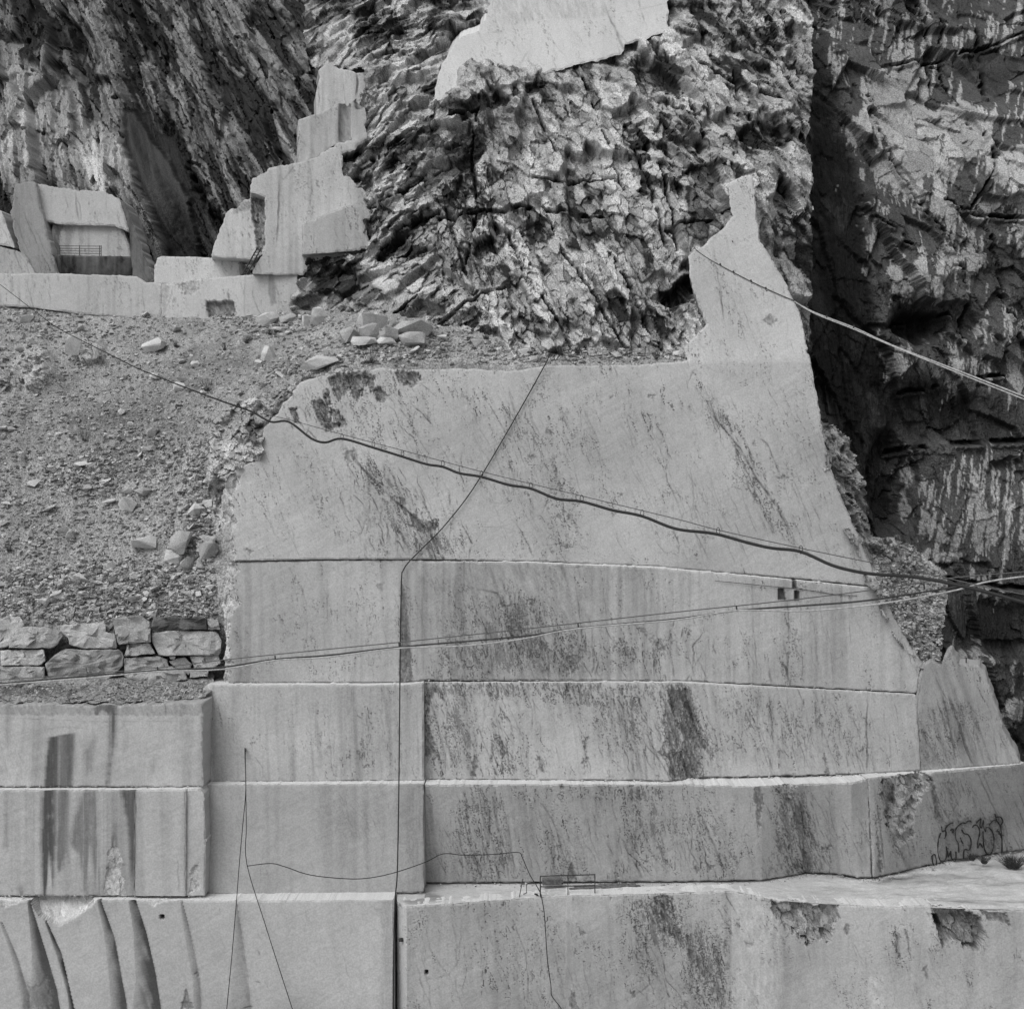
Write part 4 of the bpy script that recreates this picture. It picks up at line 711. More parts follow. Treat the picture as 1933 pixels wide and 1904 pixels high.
def gashes(PX, PY, lines, seed):
    """long open fractures: (points, width)"""
    wx = PX + 5 * fbm(PX / 16, PY / 16, 4, seed, 0.65); wy = PY + 5 * fbm(PX / 16 + 7, PY / 16, 4, seed + 2, 0.65); best = np.full(PX.shape, 9.0)
    for pts, w in lines:
        for (ax, ay), (bx, by) in zip(pts[:-1], pts[1:]):
            sel = (wx > min(ax, bx) - 12) & (wx < max(ax, bx) + 12) & (wy > min(ay, by) - 12) & (wy < max(ay, by) + 12)
            L = (bx - ax) ** 2 + (by - ay) ** 2; X = wx[sel]; Y = wy[sel]; tt = np.clip(((X - ax) * (bx - ax) + (Y - ay) * (by - ay)) / L, 0, 1)
            best[sel] = np.minimum(best[sel], np.hypot(X - ax - tt * (bx - ax), Y - ay - tt * (by - ay)) / w)
    return (1 - sstep(0.35, 1.15, best)) * sstep(-0.35, 0.1, fbm(PX / 30, PY / 30, 3, seed + 5))
def blur(m):
    p = np.pad(m, 1, mode='edge'); return (p[:-2, 1:-1] + p[2:, 1:-1] + p[1:-1, :-2] + p[1:-1, 2:] + 2 * m) / 6
def pick(amount, rids, w=(0.6, 0.4), soft=0.12):
    """whole facets darken where amount is high: patina, and painted shade in cavities"""
    r = rids[1] * w[0] + rids[2] * w[1]; r = (r - 0.5) * 1.25 + 0.5; return sstep(-soft, soft, amount - r)

ST2 = 2.3
# left background cliff with steep dark beds
def build_a(PX, PY, u, v):
    h, t, R = fract(u, v, 401, ((22, 2.6, 1.2, .05), (10, 1.1, 0.7, .07), (4.0, .55, 0.34, .07), (1.6, .3, .14, .05)), 60, 0.18)
    a, b = strata(u, v, 62)
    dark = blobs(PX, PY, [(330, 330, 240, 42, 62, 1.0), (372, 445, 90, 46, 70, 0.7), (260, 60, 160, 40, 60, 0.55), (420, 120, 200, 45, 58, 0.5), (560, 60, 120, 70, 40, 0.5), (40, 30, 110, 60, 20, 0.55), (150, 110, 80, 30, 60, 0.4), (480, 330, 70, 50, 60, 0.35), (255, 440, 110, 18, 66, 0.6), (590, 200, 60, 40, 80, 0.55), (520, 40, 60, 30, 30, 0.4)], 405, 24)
    lite = blobs(PX, PY, [(90, 270, 170, 90, 20, 1.0), (60, 180, 110, 60, 30, 0.5), (190, 330, 80, 30, 60, 0.5), (500, 330, 30, 22, 0, 0.5), (300, 140, 90, 40, 60, 0.35), (570, 90, 50, 20, 60, 0.5)], 407, 24)
    bed = 0.6 * fbm(a / 14, b / 0.9, 4, 409, 0.65) + 0.7 * fbm(a / 9, b / 0.35, 3, 410, 0.7)
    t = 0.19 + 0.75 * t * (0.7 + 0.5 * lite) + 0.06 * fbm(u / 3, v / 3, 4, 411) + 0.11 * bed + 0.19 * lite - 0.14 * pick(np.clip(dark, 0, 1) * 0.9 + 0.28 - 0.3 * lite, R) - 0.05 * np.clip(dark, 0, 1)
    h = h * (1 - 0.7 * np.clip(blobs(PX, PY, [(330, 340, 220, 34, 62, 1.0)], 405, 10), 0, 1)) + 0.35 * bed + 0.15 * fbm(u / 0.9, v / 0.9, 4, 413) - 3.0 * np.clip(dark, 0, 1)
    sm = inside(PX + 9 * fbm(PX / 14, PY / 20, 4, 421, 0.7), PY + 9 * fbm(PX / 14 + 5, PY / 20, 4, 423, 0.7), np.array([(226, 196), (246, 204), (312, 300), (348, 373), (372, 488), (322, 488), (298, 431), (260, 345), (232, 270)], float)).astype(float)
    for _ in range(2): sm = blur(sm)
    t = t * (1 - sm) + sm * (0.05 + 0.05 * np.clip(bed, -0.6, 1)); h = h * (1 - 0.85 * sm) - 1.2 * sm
    return h, np.clip(t, 0.03, 0.6)
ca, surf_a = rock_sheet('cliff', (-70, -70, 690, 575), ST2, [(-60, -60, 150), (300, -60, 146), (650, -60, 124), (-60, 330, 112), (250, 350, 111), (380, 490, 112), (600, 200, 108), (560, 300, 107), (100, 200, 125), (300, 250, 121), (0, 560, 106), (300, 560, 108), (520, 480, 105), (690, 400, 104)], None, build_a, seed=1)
tag(ca, 'dark steep cliff with slanting beds at the upper left', kind='structure')

# middle face of broken rock
def build_b(PX, PY, u, v):
    mod = 0.45 + 0.9 * sstep(-0.2, 0.3, fbm(u / 4.5, v / 3.5, 3, 547))
    h1, t1, R1 = fract(u, v, 501, ((8, 3.0, .8, .06), (3.2, 1.3, .5, .09), (1.3, .6, .28, .11), (.6, .3, .12, .09)), 70, 0.4, mod)
    h2, t2, R2 = fract(u, v, 541, ((6, 2.8, .9, .05), (3.0, 1.4, .55, .09), (1.3, .7, .3, .10), (.6, .32, .12, .08)), -36, 0.35, mod)
    w = sstep(-0.12, 0.12, fbm(u / 9, v / 9, 3, 545) + (PX - 900) / 420)
    fine = sstep(-0.25, 0.3, fbm(u / 5, v / 4, 3, 547)); lg = (v + 0.22 * u + 1.6 * fbm(u / 5, v / 5, 3, 549)) / 3.6; fr = lg - np.floor(lg); ledge = (0.9 - fr) * sstep(0, 0.10, fr)
    h = h1 * w + h2 * (1 - w) + 0.3 * ledge; t = t1 * w + t2 * (1 - w); R = [a_ * w + b_ * (1 - w) for a_, b_ in zip(R1, R2)]
    dark = blobs(PX, PY, [(640, 520, 75, 42, 10, 1.2), (705, 560, 30, 40, 60, 0.9), (1285, 545, 28, 48, 75, 1.3), (1250, 130, 60, 50, 30, 0.9), (1200, 165, 40, 40, 60, 0.6), (860, 215, 80, 20, -20, 0.8), (960, 180, 90, 18, -14, 0.6), (1240, 260, 40, 60, 70, 0.7), (1150, 430, 50, 60, 60, 0.5), (760, 300, 60, 25, -40, 0.7), (800, 230, 50, 20, -40, 0.6), (900, 260, 25, 150, 8, 0.35), (740, 460, 40, 26, -35, 0.9), (1130, 380, 60, 30, 0, 0.4), (1010, 400, 22, 90, 5, 0.4), (1420, 100, 60, 60, 40, 0.7), (1300, 400, 60, 50, 50, 0.3), (1250, 620, 60, 60, 60, 0.3), (860, 20, 70, 60, -50, 0.7), (700, 40, 90, 50, 30, 0.75), (1310, 30, 40, 40, 30, 0.4), (1440, 260, 30, 60, 80, 0.8), (1390, 180, 40, 40, 40, 0.4), (1360, 250, 50, 40, 60, 0.3), (960, 540, 20, 90, 20, 0.35), (1200, 620, 20, 90, -30, 0.4), (600, 30, 60, 80, 30, 0.5)], 505, 26)  # dark rock and patina; cavity shade painted into the tone as well
    lite = blobs(PX, PY, [(720, 380, 70, 60, -30, 0.8), (760, 520, 60, 50, 50, 0.7), (880, 560, 90, 40, -20, 0.5), (1080, 540, 130, 60, 10, 0.5), (1060, 300, 150, 60, 10, 0.3), (1290, 640, 40, 40, 0, 0.7), (1330, 440, 50, 20, -30, 0.8), (720, 130, 80, 40, -20, 0.5), (1320, 100, 60, 60, 40, 0.4), (1400, 330, 40, 30, 0, 0.6), (690, 330, 50, 80, 0, 0.4), (1080, 640, 160, 30, 0, 0.3)], 507, 22)
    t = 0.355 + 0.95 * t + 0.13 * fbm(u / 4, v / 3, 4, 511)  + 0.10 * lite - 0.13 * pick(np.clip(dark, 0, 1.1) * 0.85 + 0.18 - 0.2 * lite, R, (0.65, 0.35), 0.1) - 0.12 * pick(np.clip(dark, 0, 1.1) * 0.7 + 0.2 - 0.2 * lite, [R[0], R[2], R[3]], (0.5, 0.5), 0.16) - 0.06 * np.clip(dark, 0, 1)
    sc_ = np.clip(blobs(PX, PY, [(905, 450, 40, 210, 4, 1), (1230, 580, 50, 130, -25, 0.9), (1130, 480, 40, 90, -10, 0.6), (1350, 250, 60, 80, 0, 0.5)], 531, 20), 0, 1); t += 0.05; t -= 0.22 * sc_ * sstep(-0.1, 0.35, fbm((u + 0.3 * v) / 0.16, v / 1.6, 4, 533, 0.7))
    t -= 0.16 * np.clip(fbm((u + v * 0.2) / 0.45, v / 5, 4, 515, 0.7) - 0.08, 0, 1) * 2 * (0.3 + 0.7 * sstep(-0.1, 0.3, fbm(u / 6, v / 8, 3, 517)))          # weathering streaks
    rg = 0.5 - np.abs(fbm((u + 0.35 * v) / 0.8, v / 2.4, 6, 521, 0.6)) * 1.8; rg2 = 0.5 - np.abs(fbm((u - 0.6 * v) / 1.1, (v + 0.5 * u) / 2.4, 6, 523, 0.6)) * 1.8
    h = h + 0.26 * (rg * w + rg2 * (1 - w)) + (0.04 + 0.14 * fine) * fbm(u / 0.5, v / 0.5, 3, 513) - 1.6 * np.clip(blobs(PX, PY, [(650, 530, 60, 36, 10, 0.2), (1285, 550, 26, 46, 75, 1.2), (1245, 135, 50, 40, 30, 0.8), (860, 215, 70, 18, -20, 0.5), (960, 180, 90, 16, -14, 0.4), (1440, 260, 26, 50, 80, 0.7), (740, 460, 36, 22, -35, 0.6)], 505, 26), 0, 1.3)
    ga = gashes(PX, PY, [([(700, 300), (760, 262), (830, 236), (900, 205)], 4), ([(690, 390), (750, 372), (810, 335), (860, 300)], 3), ([(720, 470), (760, 430), (830, 400), (860, 360), (870, 310)], 3.5), ([(830, 412), (900, 400), (980, 398), (1060, 405), (1140, 412)], 4), ([(880, 520), (860, 460), (850, 420)], 3), ([(1180, 250), (1210, 320), (1240, 400), (1262, 470)], 4), ([(1200, 240), (1240, 310), (1262, 380), (1280, 470)], 3), ([(960, 440), (990, 520), (1040, 590), (1080, 650)], 3),
        ([(1020, 390), (1060, 480), (1120, 560), (1180, 660)], 3), ([(1150, 480), (1200, 570), (1250, 660)], 3), ([(800, 640), (850, 600), (900, 560), (960, 540)], 4), ([(740, 600), (790, 560), (850, 540)], 3), ([(1000, 170), (1020, 230), (1050, 290)], 2.5), ([(1100, 150), (1130, 230), (1150, 300), (1180, 360)], 2.5), ([(1290, 170), (1330, 260), (1360, 350)], 3), ([(1380, 120), (1400, 200), (1430, 280)], 3), ([(900, 200), (890, 300), (900, 400), (880, 500)], 3), ([(1290, 90), (1380, 150), (1470, 190)], 3.5), ([(1260, 430), (1330, 425), (1380, 400)], 3.5), ([(960, 330), (1060, 345), (1160, 335)], 3)], 551)
    h = h - 0.9 * ga; t = t - 0.20 * ga
    return h, np.clip(t, 0.03, 0.62)
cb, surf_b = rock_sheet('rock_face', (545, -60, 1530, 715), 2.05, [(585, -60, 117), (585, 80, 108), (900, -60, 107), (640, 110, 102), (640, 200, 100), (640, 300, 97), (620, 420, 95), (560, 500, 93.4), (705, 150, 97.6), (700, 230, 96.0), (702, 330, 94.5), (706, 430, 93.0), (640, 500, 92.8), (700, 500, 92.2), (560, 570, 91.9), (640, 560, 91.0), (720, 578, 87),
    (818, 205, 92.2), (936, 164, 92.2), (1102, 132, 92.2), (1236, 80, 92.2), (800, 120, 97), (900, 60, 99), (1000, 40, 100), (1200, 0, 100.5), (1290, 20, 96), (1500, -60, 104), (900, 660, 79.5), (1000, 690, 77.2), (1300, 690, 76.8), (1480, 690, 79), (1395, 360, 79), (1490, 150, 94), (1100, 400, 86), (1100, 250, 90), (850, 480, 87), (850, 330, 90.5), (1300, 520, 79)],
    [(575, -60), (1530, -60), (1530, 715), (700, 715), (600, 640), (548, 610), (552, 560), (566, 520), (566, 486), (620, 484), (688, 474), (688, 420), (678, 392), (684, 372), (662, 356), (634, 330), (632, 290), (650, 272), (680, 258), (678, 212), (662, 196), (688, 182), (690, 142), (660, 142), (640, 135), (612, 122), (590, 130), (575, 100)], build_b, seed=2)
tag(cb, 'rough broken grey rock face in the middle above the sawn wall', kind='structure')

# right-hand dark cliff
def build_c(PX, PY, u, v):
    h, t, R = fract(u, v, 601, ((8, 4.2, .9, .05), (3.6, 2.0, .5, .08), (1.6, .9, .22, .07), (.8, .4, .06, .04)), 74, 0.5, 0.3 + 1.0 * sstep(-0.2, 0.3, fbm(u / 4, v / 4, 3, 647)), 1)
    lite = blobs(PX, PY, [(1700, 200, 100, 60, 40, 0.9), (1800, 260, 80, 90, 60, 1.1), (1720, 330, 110, 45, 55, 0.9), (1760, 100, 60, 80, 60, 0.5), (1860, 60, 60, 40, 20, 0.4), (1910, 330, 50, 60, 0, 0.9), (1730, 520, 60, 70, 70, 0.9), (1650, 230, 40, 60, 70, 0.5), (1900, 200, 50, 60, 0, 0.5), (1820, 500, 26, 70, 80, 0.5), (1880, 620, 50, 60, 40, 0.4), (1700, 690, 60, 30, 20, 0.4), (1850, 700, 60, 26, 20, 0.35), (1560, 40, 30, 60, 60, 0.25), (1440, 120, 50, 70, 50, 0.8), (1420, 230, 50, 70, 70, 0.5), (1800, 950, 110, 100, 90, 0.42), (1900, 960, 50, 110, 0, 0.48), (1780, 1060, 40, 16, 0, 0.6), (1840, 1250, 60, 20, 10, 0.7), (1900, 1340, 30, 40, 60, 0.5), (1920, 440, 20, 40, 30, 0.4), (1470, 420, 14, 70, 80, 0.3)], 605, 28)
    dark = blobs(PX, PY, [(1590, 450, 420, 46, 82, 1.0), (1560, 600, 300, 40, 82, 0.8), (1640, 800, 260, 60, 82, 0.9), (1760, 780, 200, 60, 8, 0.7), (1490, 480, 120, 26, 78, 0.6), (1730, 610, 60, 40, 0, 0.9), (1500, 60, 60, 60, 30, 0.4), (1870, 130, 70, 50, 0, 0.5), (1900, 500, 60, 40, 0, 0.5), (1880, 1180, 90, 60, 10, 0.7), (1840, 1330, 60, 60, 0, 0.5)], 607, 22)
    st = fbm((PX + 0.1 * PY) / 7, PY / 150, 4, 609, 0.65) + 0.5 * fbm(PX / 22, PY / 200, 2, 610)
    streak = sstep(0.0, 0.16, st)
    st = fbm((PX + 0.12 * PY) / 8, PY / 90, 5, 609, 0.68) + 0.45 * fbm(PX / 26, PY / 160, 3, 610) + 0.5 * (R[1] - 0.5) + 0.3 * (R[2] - 0.5)
    lp = 1 - sstep(-0.04, 0.05, st + 0.36 - 0.9 * np.clip(lite, 0, 1) + 0.5 * np.clip(dark, 0, 1))
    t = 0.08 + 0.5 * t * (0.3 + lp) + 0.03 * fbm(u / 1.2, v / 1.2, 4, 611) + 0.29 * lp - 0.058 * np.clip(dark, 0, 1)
    low = blobs(PX, PY, [(1830, 950, 140, 110, 0, 1.0)], 611, 10)                           # a flat, rain-streaked wall
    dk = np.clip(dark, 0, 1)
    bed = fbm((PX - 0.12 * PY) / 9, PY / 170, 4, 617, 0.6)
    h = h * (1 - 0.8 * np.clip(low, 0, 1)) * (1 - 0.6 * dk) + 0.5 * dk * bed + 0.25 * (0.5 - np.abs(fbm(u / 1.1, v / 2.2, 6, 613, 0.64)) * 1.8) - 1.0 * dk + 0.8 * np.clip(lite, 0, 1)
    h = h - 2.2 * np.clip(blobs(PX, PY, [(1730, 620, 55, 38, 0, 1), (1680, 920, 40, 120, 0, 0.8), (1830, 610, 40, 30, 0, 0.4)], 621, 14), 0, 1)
    ga = gashes(PX, PY, [([(1640, 180), (1680, 300), (1740, 400), (1800, 470)], 4), ([(1620, 400), (1680, 440), (1730, 480), (1790, 500)], 4), ([(1780, 380), (1850, 400), (1933, 410)], 5), ([(1700, 740), (1800, 720), (1933, 700)], 5), ([(1690, 850), (1780, 836), (1933, 832)], 6), ([(1770, 20), (1790, 150), (1830, 230)], 4), ([(1840, 60), (1860, 180)], 4), ([(1740, 0), (1760, 120), (1780, 220)], 3.5), ([(1880, 440), (1890, 560), (1930, 640)], 4), ([(1700, 600), (1790, 590), (1830, 640)], 4), ([(1800, 480), (1830, 560), (1820, 640)], 4), ([(1760, 1090), (1840, 1100), (1933, 1110)], 5), ([(1660, 120), (1740, 110), (1860, 90), (1933, 60)], 4), ([(1860, 250), (1866, 330), (1840, 400)], 4)], 653)
    h = h - 0.8 * ga + 0.5 * np.roll(ga, 4, 0); t = t - 0.16 * ga
    return h, np.clip(t, 0.018, 0.5)
cc, surf_c = rock_sheet('cliff', (1380, -70, 2000, 1500), 2.05, [(1380, -70, 112), (1960, -70, 108), (1500, 300, 93), (1600, 300, 98), (1960, 300, 94), (1560, 700, 86), (1960, 700, 90), (1650, 1000, 85), (1960, 1000, 88), (1640, 1120, 80), (1780, 1260, 79), (1990, 1450, 86), (1800, 1490, 78), (1400, 500, 84), (1400, 800, 82), (1450, 1200, 80), (1450, 1490, 79)], None, build_c, seed=3)
tag(cc, 'dark cliff with black rain streaks on the right', kind='structure')

# pale broken ridge and debris fan along the right edge of the big wall
def build_f(PX, PY, u, v):
    h, t, R = fract(u, v, 701, ((2.6, 1.6, .6, .08), (1.2, .8, .4, .1), (.55, .4, .22, .09), (.3, .2, .1, .06)), 60, 0.8)
    fan = sstep(1000, 1080, PY)
    t = 0.34 + 0.8 * t + 0.06 * fbm(u, v, 4, 703) - 0.1 * blobs(PX, PY, [(1600, 840, 20, 14, 0, 1), (1640, 980, 10, 50, 80, 1), (1660, 1120, 26, 20, 30, 0.8), (1730, 1200, 16, 40, 60, 1), (1640, 1060, 20, 20, 0, 0.5)], 705, 12)
    return h * (1 - 0.45 * fan), np.clip(t, 0.06, 0.6)
cf, surf_f = rock_sheet('rubble_ridge', (1520, 770, 1830, 1300), 1.9, [(1560, 800, 76.5), (1600, 820, 78), (1640, 960, 78), (1560, 900, 74.6), (1610, 1000, 74.6), (1660, 1110, 73.6), (1700, 1180, 73.2), (1745, 1255, 72.9), (1650, 1010, 77.5), (1720, 1030, 80), (1780, 1080, 80.5), (1790, 1180, 76.5), (1775, 1270, 74)],
    [(1545, 790), (1590, 800), (1612, 860), (1640, 960), (1646, 1008), (1690, 1015), (1740, 1040), (1782, 1082), (1786, 1130), (1778, 1190), (1772, 1275), (1740, 1268), (1690, 1200), (1640, 1110), (1590, 1000), (1550, 900)], build_f, seed=4)
tag(cf, 'pale crumbling ridge and debris beside the right edge of the big wall', kind='structure')

# pale broken corner at the upper left of the big wall
def build_e(PX, PY, u, v):
    h, t, R = fract(u, v, 801, ((2.4, 1.6, .4, .05), (1.1, .8, .28, .08), (.55, .4, .16, .08), (.3, .2, .08, .06)), 40, 0.6)
    t = 0.44 + 0.7 * t - 0.2 * blobs(PX, PY, [(478, 815, 18, 30, 0, 1), (530, 770, 24, 20, 30, 0.7), (600, 730, 30, 14, 0, 0.8), (570, 760, 20, 14, 0, 0.6), (440, 790, 20, 14, 0, 0.6)], 805, 10)
    return h, np.clip(t, 0.08, 0.6)
ce, surf_e = rock_sheet('rock_corner', (380, 690, 720, 1010), 1.9, [(400, 820, 74.2), (430, 760, 75.6), (560, 725, 74.2), (640, 700, 74.2), (500, 810, 72.6), (490, 870, 72.3), (430, 890, 72.2), (415, 960, 72.3), (405, 1000, 72.6), (700, 695, 74.2), (560, 800, 73.6)],
    [(392, 905), (400, 830), (404, 800), (440, 760), (520, 735), (575, 708), (650, 694), (700, 694), (640, 716), (580, 735), (560, 790), (505, 812), (496, 875), (436, 900), (424, 950), (420, 1000), (404, 1000), (398, 950)], build_e, seed=5)
tag(ce, 'chipped pale rock corner at the upper left of the big wall', kind='structure')

# ---------------------------------------------------------------- scree slope
def build_d(PX, PY, u, v):
    f1, r1, e1 = facet(u / .5, v / .4, 901, 0.5, 0, 0.5); f2, r2, e2 = facet(u / .22, v / .18, 911, 0.5, 0, 0.5)
    co = np.clip(blobs(PX, PY, [(200, 1110, 260, 70, 0, 1), (380, 950, 60, 140, 0, 0.8), (520, 640, 160, 40, 0, 0.7), (90, 640, 120, 50, 10, 0.6), (900, 660, 200, 40, 0, 0.6), (240, 900, 160, 60, 20, 0.4)], 903, 24), 0, 1)
    out = np.clip(blobs(PX, PY, [(60, 690, 46, 60, 20, 1.0), (10, 690, 20, 40, 0, 0.7), (170, 660, 30, 26, 0, 0.8), (600, 690, 90, 16, -8, 0.6)], 905, 14), 0, 1)
    ho, to, _ = fract(u, v, 921, ((2.4, 1.4, .5, .06), (1.1, .7, .3, .09), (.5, .4, .16, .06)), 60, 0.5)
    h = (0.02 + 0.04 * co) * f1 + 0.03 * f2 + 0.35 * fbm(u / 4, v / 4, 3, 907) + 0.10 * fbm(u / 1.0, v / 1.0, 3, 908) + out * (0.7 + ho)
    t = 0.30 + (0.01 + 0.02 * co) * (r1 - .5) * 2 + 0.06 * (r2 - .5) * 2 + 0.04 * fbm(u / 5, v / 2, 4, 909) + 0.05 * co + out * (0.09 + 0.5 * to)
    gl = np.abs(fbm((u + 0.25 * v) / 2.2, v / 9, 4, 931, 0.6)); h = h - 0.12 * (1 - sstep(0, 0.2, gl)); t -= 0.02 * (1 - sstep(0, 0.2, gl)); t += 0.07 * fbm(u / 2.5, v / 1.8, 4, 933, 0.6)
    a, b = strata(u, v, -28); t += 0.04 * fbm(a / 9, b / 0.5, 4, 915)
    t -= 0.10 * np.clip(blobs(PX, PY, [(230, 830, 160, 80, -30, 1), (120, 720, 60, 20, -20, 0.6), (60, 950, 60, 50, 0, 0.6), (380, 700, 90, 40, 0, 0.7), (900, 700, 150, 20, 0, 0.8), (460, 670, 70, 20, -10, 0.6), (300, 600, 80, 10, 10, 0.6)], 917, 24), 0, 1)
    return h, np.clip(t, 0.08, 0.6)
cd, surf_d = rock_sheet('scree_slope', (-70, 545, 1400, 1310), 2.6, [(-60, 1195, 71.9), (200, 1195, 71.9), (430, 1195, 71.9), (-60, 1300, 72.6), (200, 1300, 72.6), (430, 1300, 72.6), (430, 1050, 74.4), (430, 900, 77.4), (430, 790, 79), (500, 740, 78.5), (600, 705, 76.4), (720, 697, 75.2), (1000, 700, 75), (1320, 695, 75.2), (1320, 655, 77), (1000, 650, 78), (800, 615, 80.5), (650, 590, 86), (560, 592, 91.5), (460, 598, 94), (300, 598, 96), (0, 565, 98.5), (-60, 565, 98.5), (-60, 760, 86.5), (200, 760, 86), (0, 950, 79), (200, 950, 78.5), (200, 1100, 74), (0, 1100, 74), (150, 650, 93), (700, 850, 76.5), (700, 1200, 73)],
    [(-70, 560), (30, 558), (110, 566), (240, 586), (304, 592), (460, 592), (548, 586), (640, 585), (720, 590), (800, 598), (900, 628), (1000, 650), (1100, 668), (1200, 672), (1330, 660), (1400, 690), (1400, 702), (1000, 716), (700, 730), (560, 760), (520, 830), (520, 1000), (470, 1290), (-70, 1290)], build_d, M_SCREE, seed=6)
tag(cd, 'grey scree slope of gravel and broken marble at the left', kind='structure')

# debris shelf below the block wall, on top of the left run of bench 3
def build_g(PX, PY, u, v):
    f1, r1, e1 = facet(u / .4, v / .22, 951, 0.5, 0, 0.5); f2, r2, e2 = facet(u / .18, v / .12, 955, 0.5, 0, 0.5)
    return 0.10 * f1 + 0.05 * f2 + 0.2 * fbm(u / 1.5, v, 3, 957), np.clip(0.27 + 0.12 * (r1 - .5) + 0.10 * (r2 - .5) - 0.12 * blobs(PX, PY, [(60, 1300, 120, 14, 0, 1)], 959, 10), 0.06, 0.5)
cg, surf_g = rock_sheet('debris_shelf', (-60, 1270, 440, 1340), 1.7, [(-60, 1270, 71.4), (440, 1270, 71.2), (-60, 1290, 70.9), (400, 1290, 70.2), (-60, 1335, 66.9), (400, 1330, 67.2), (200, 1333, 66.9)], [(-60, 1275), (405, 1275), (400, 1295), (384, 1318), (330, 1324), (200, 1328), (-60, 1327)], build_g, M_SCREE, seed=7)
tag(cg, 'narrow shelf of dark gravel under the stacked block wall', kind='structure')

# ---------------------------------------------------------------- sawn marble high up
def plain(x0, y0, x1, y1, base, seed, saw=0.03, vst=0.06, nc=20, slope=0.3, st=1.9):
    c = Canvas(x0 - 4, y0 - 4, x1 + 4, y1 + 4, st, base, seed).mottle(0.04)
    if saw: c.saw(saw, 0.4, 9)
    if vst: c.vstreak(vst, 7, 160, thr=0.05)
    c.weather([], 0.22, slope, 0.6)
    if nc: c.cracks(nc, (x0, y0, x1, y1), slope, (15, 90), (0.8, 1.6), (0.2, 0.6), 0.25, 1.1, 0.02)
    return c
up = tag(empty('marble_terrace', (0, 95, 0)), 'stepped sawn marble terraces at the upper left', kind='structure')
# top slab
ts = tag(empty('marble_outcrop', (0, 95, 0)), 'slanting sawn marble slab at the top centre', kind='structure')
c = plain(815, -40, 1280, 200, 0.56, 1001, 0.02, 0.0, 60, 0.35)
for p_, w_, d_ in (([(1138, 0), (1150, 30), (1164, 60), (1180, 100), (1190, 125)], 3.5, 0.8), ([(1164, 60), (1200, 96), (1210, 112)], 1.6, 0.5), ([(985, 25), (984, 42)], 1.6, 0.6), ([(984, 120), (998, 96)], 2.0, 0.6), ([(838, 160), (850, 188)], 1.6, 0.6), ([(950, 60), (925, 62)], 2, 0.6), ([(1290, 0), (1160, 28)], 1.2, 0.4)): c.splat(p_, w_, d_, 0.05, 0.4)
c.patch([(940, 0), (1140, 0), (1150, 30), (1000, 40), (930, 55)], 0.47, 0.6, 5, 0.0, 0.0, soft=2)
face(c, [(934, -30, 2), (931, 5, 5), (919, 35, 4), (905, 57, 4), (865, 74, 4), (843, 107, 3), (829, 138, 4), (818, 194, 4), (860, 186, 4), (895, 169, 4), (936, 152, 3), (995, 145, 3), (1102, 119, 4), (1171, 104, 3), (1179, 84, 3), (1236, 66, 4), (1264, 60, 5), (1259, 40, 6), (1262, 0, 5), (1270, -30, 2)], planeY([(820, 190, 92.5), (1260, 60, 92.5), (1000, -30, 97)]), ts, 7.0, (0, 1, 0.5), 21)
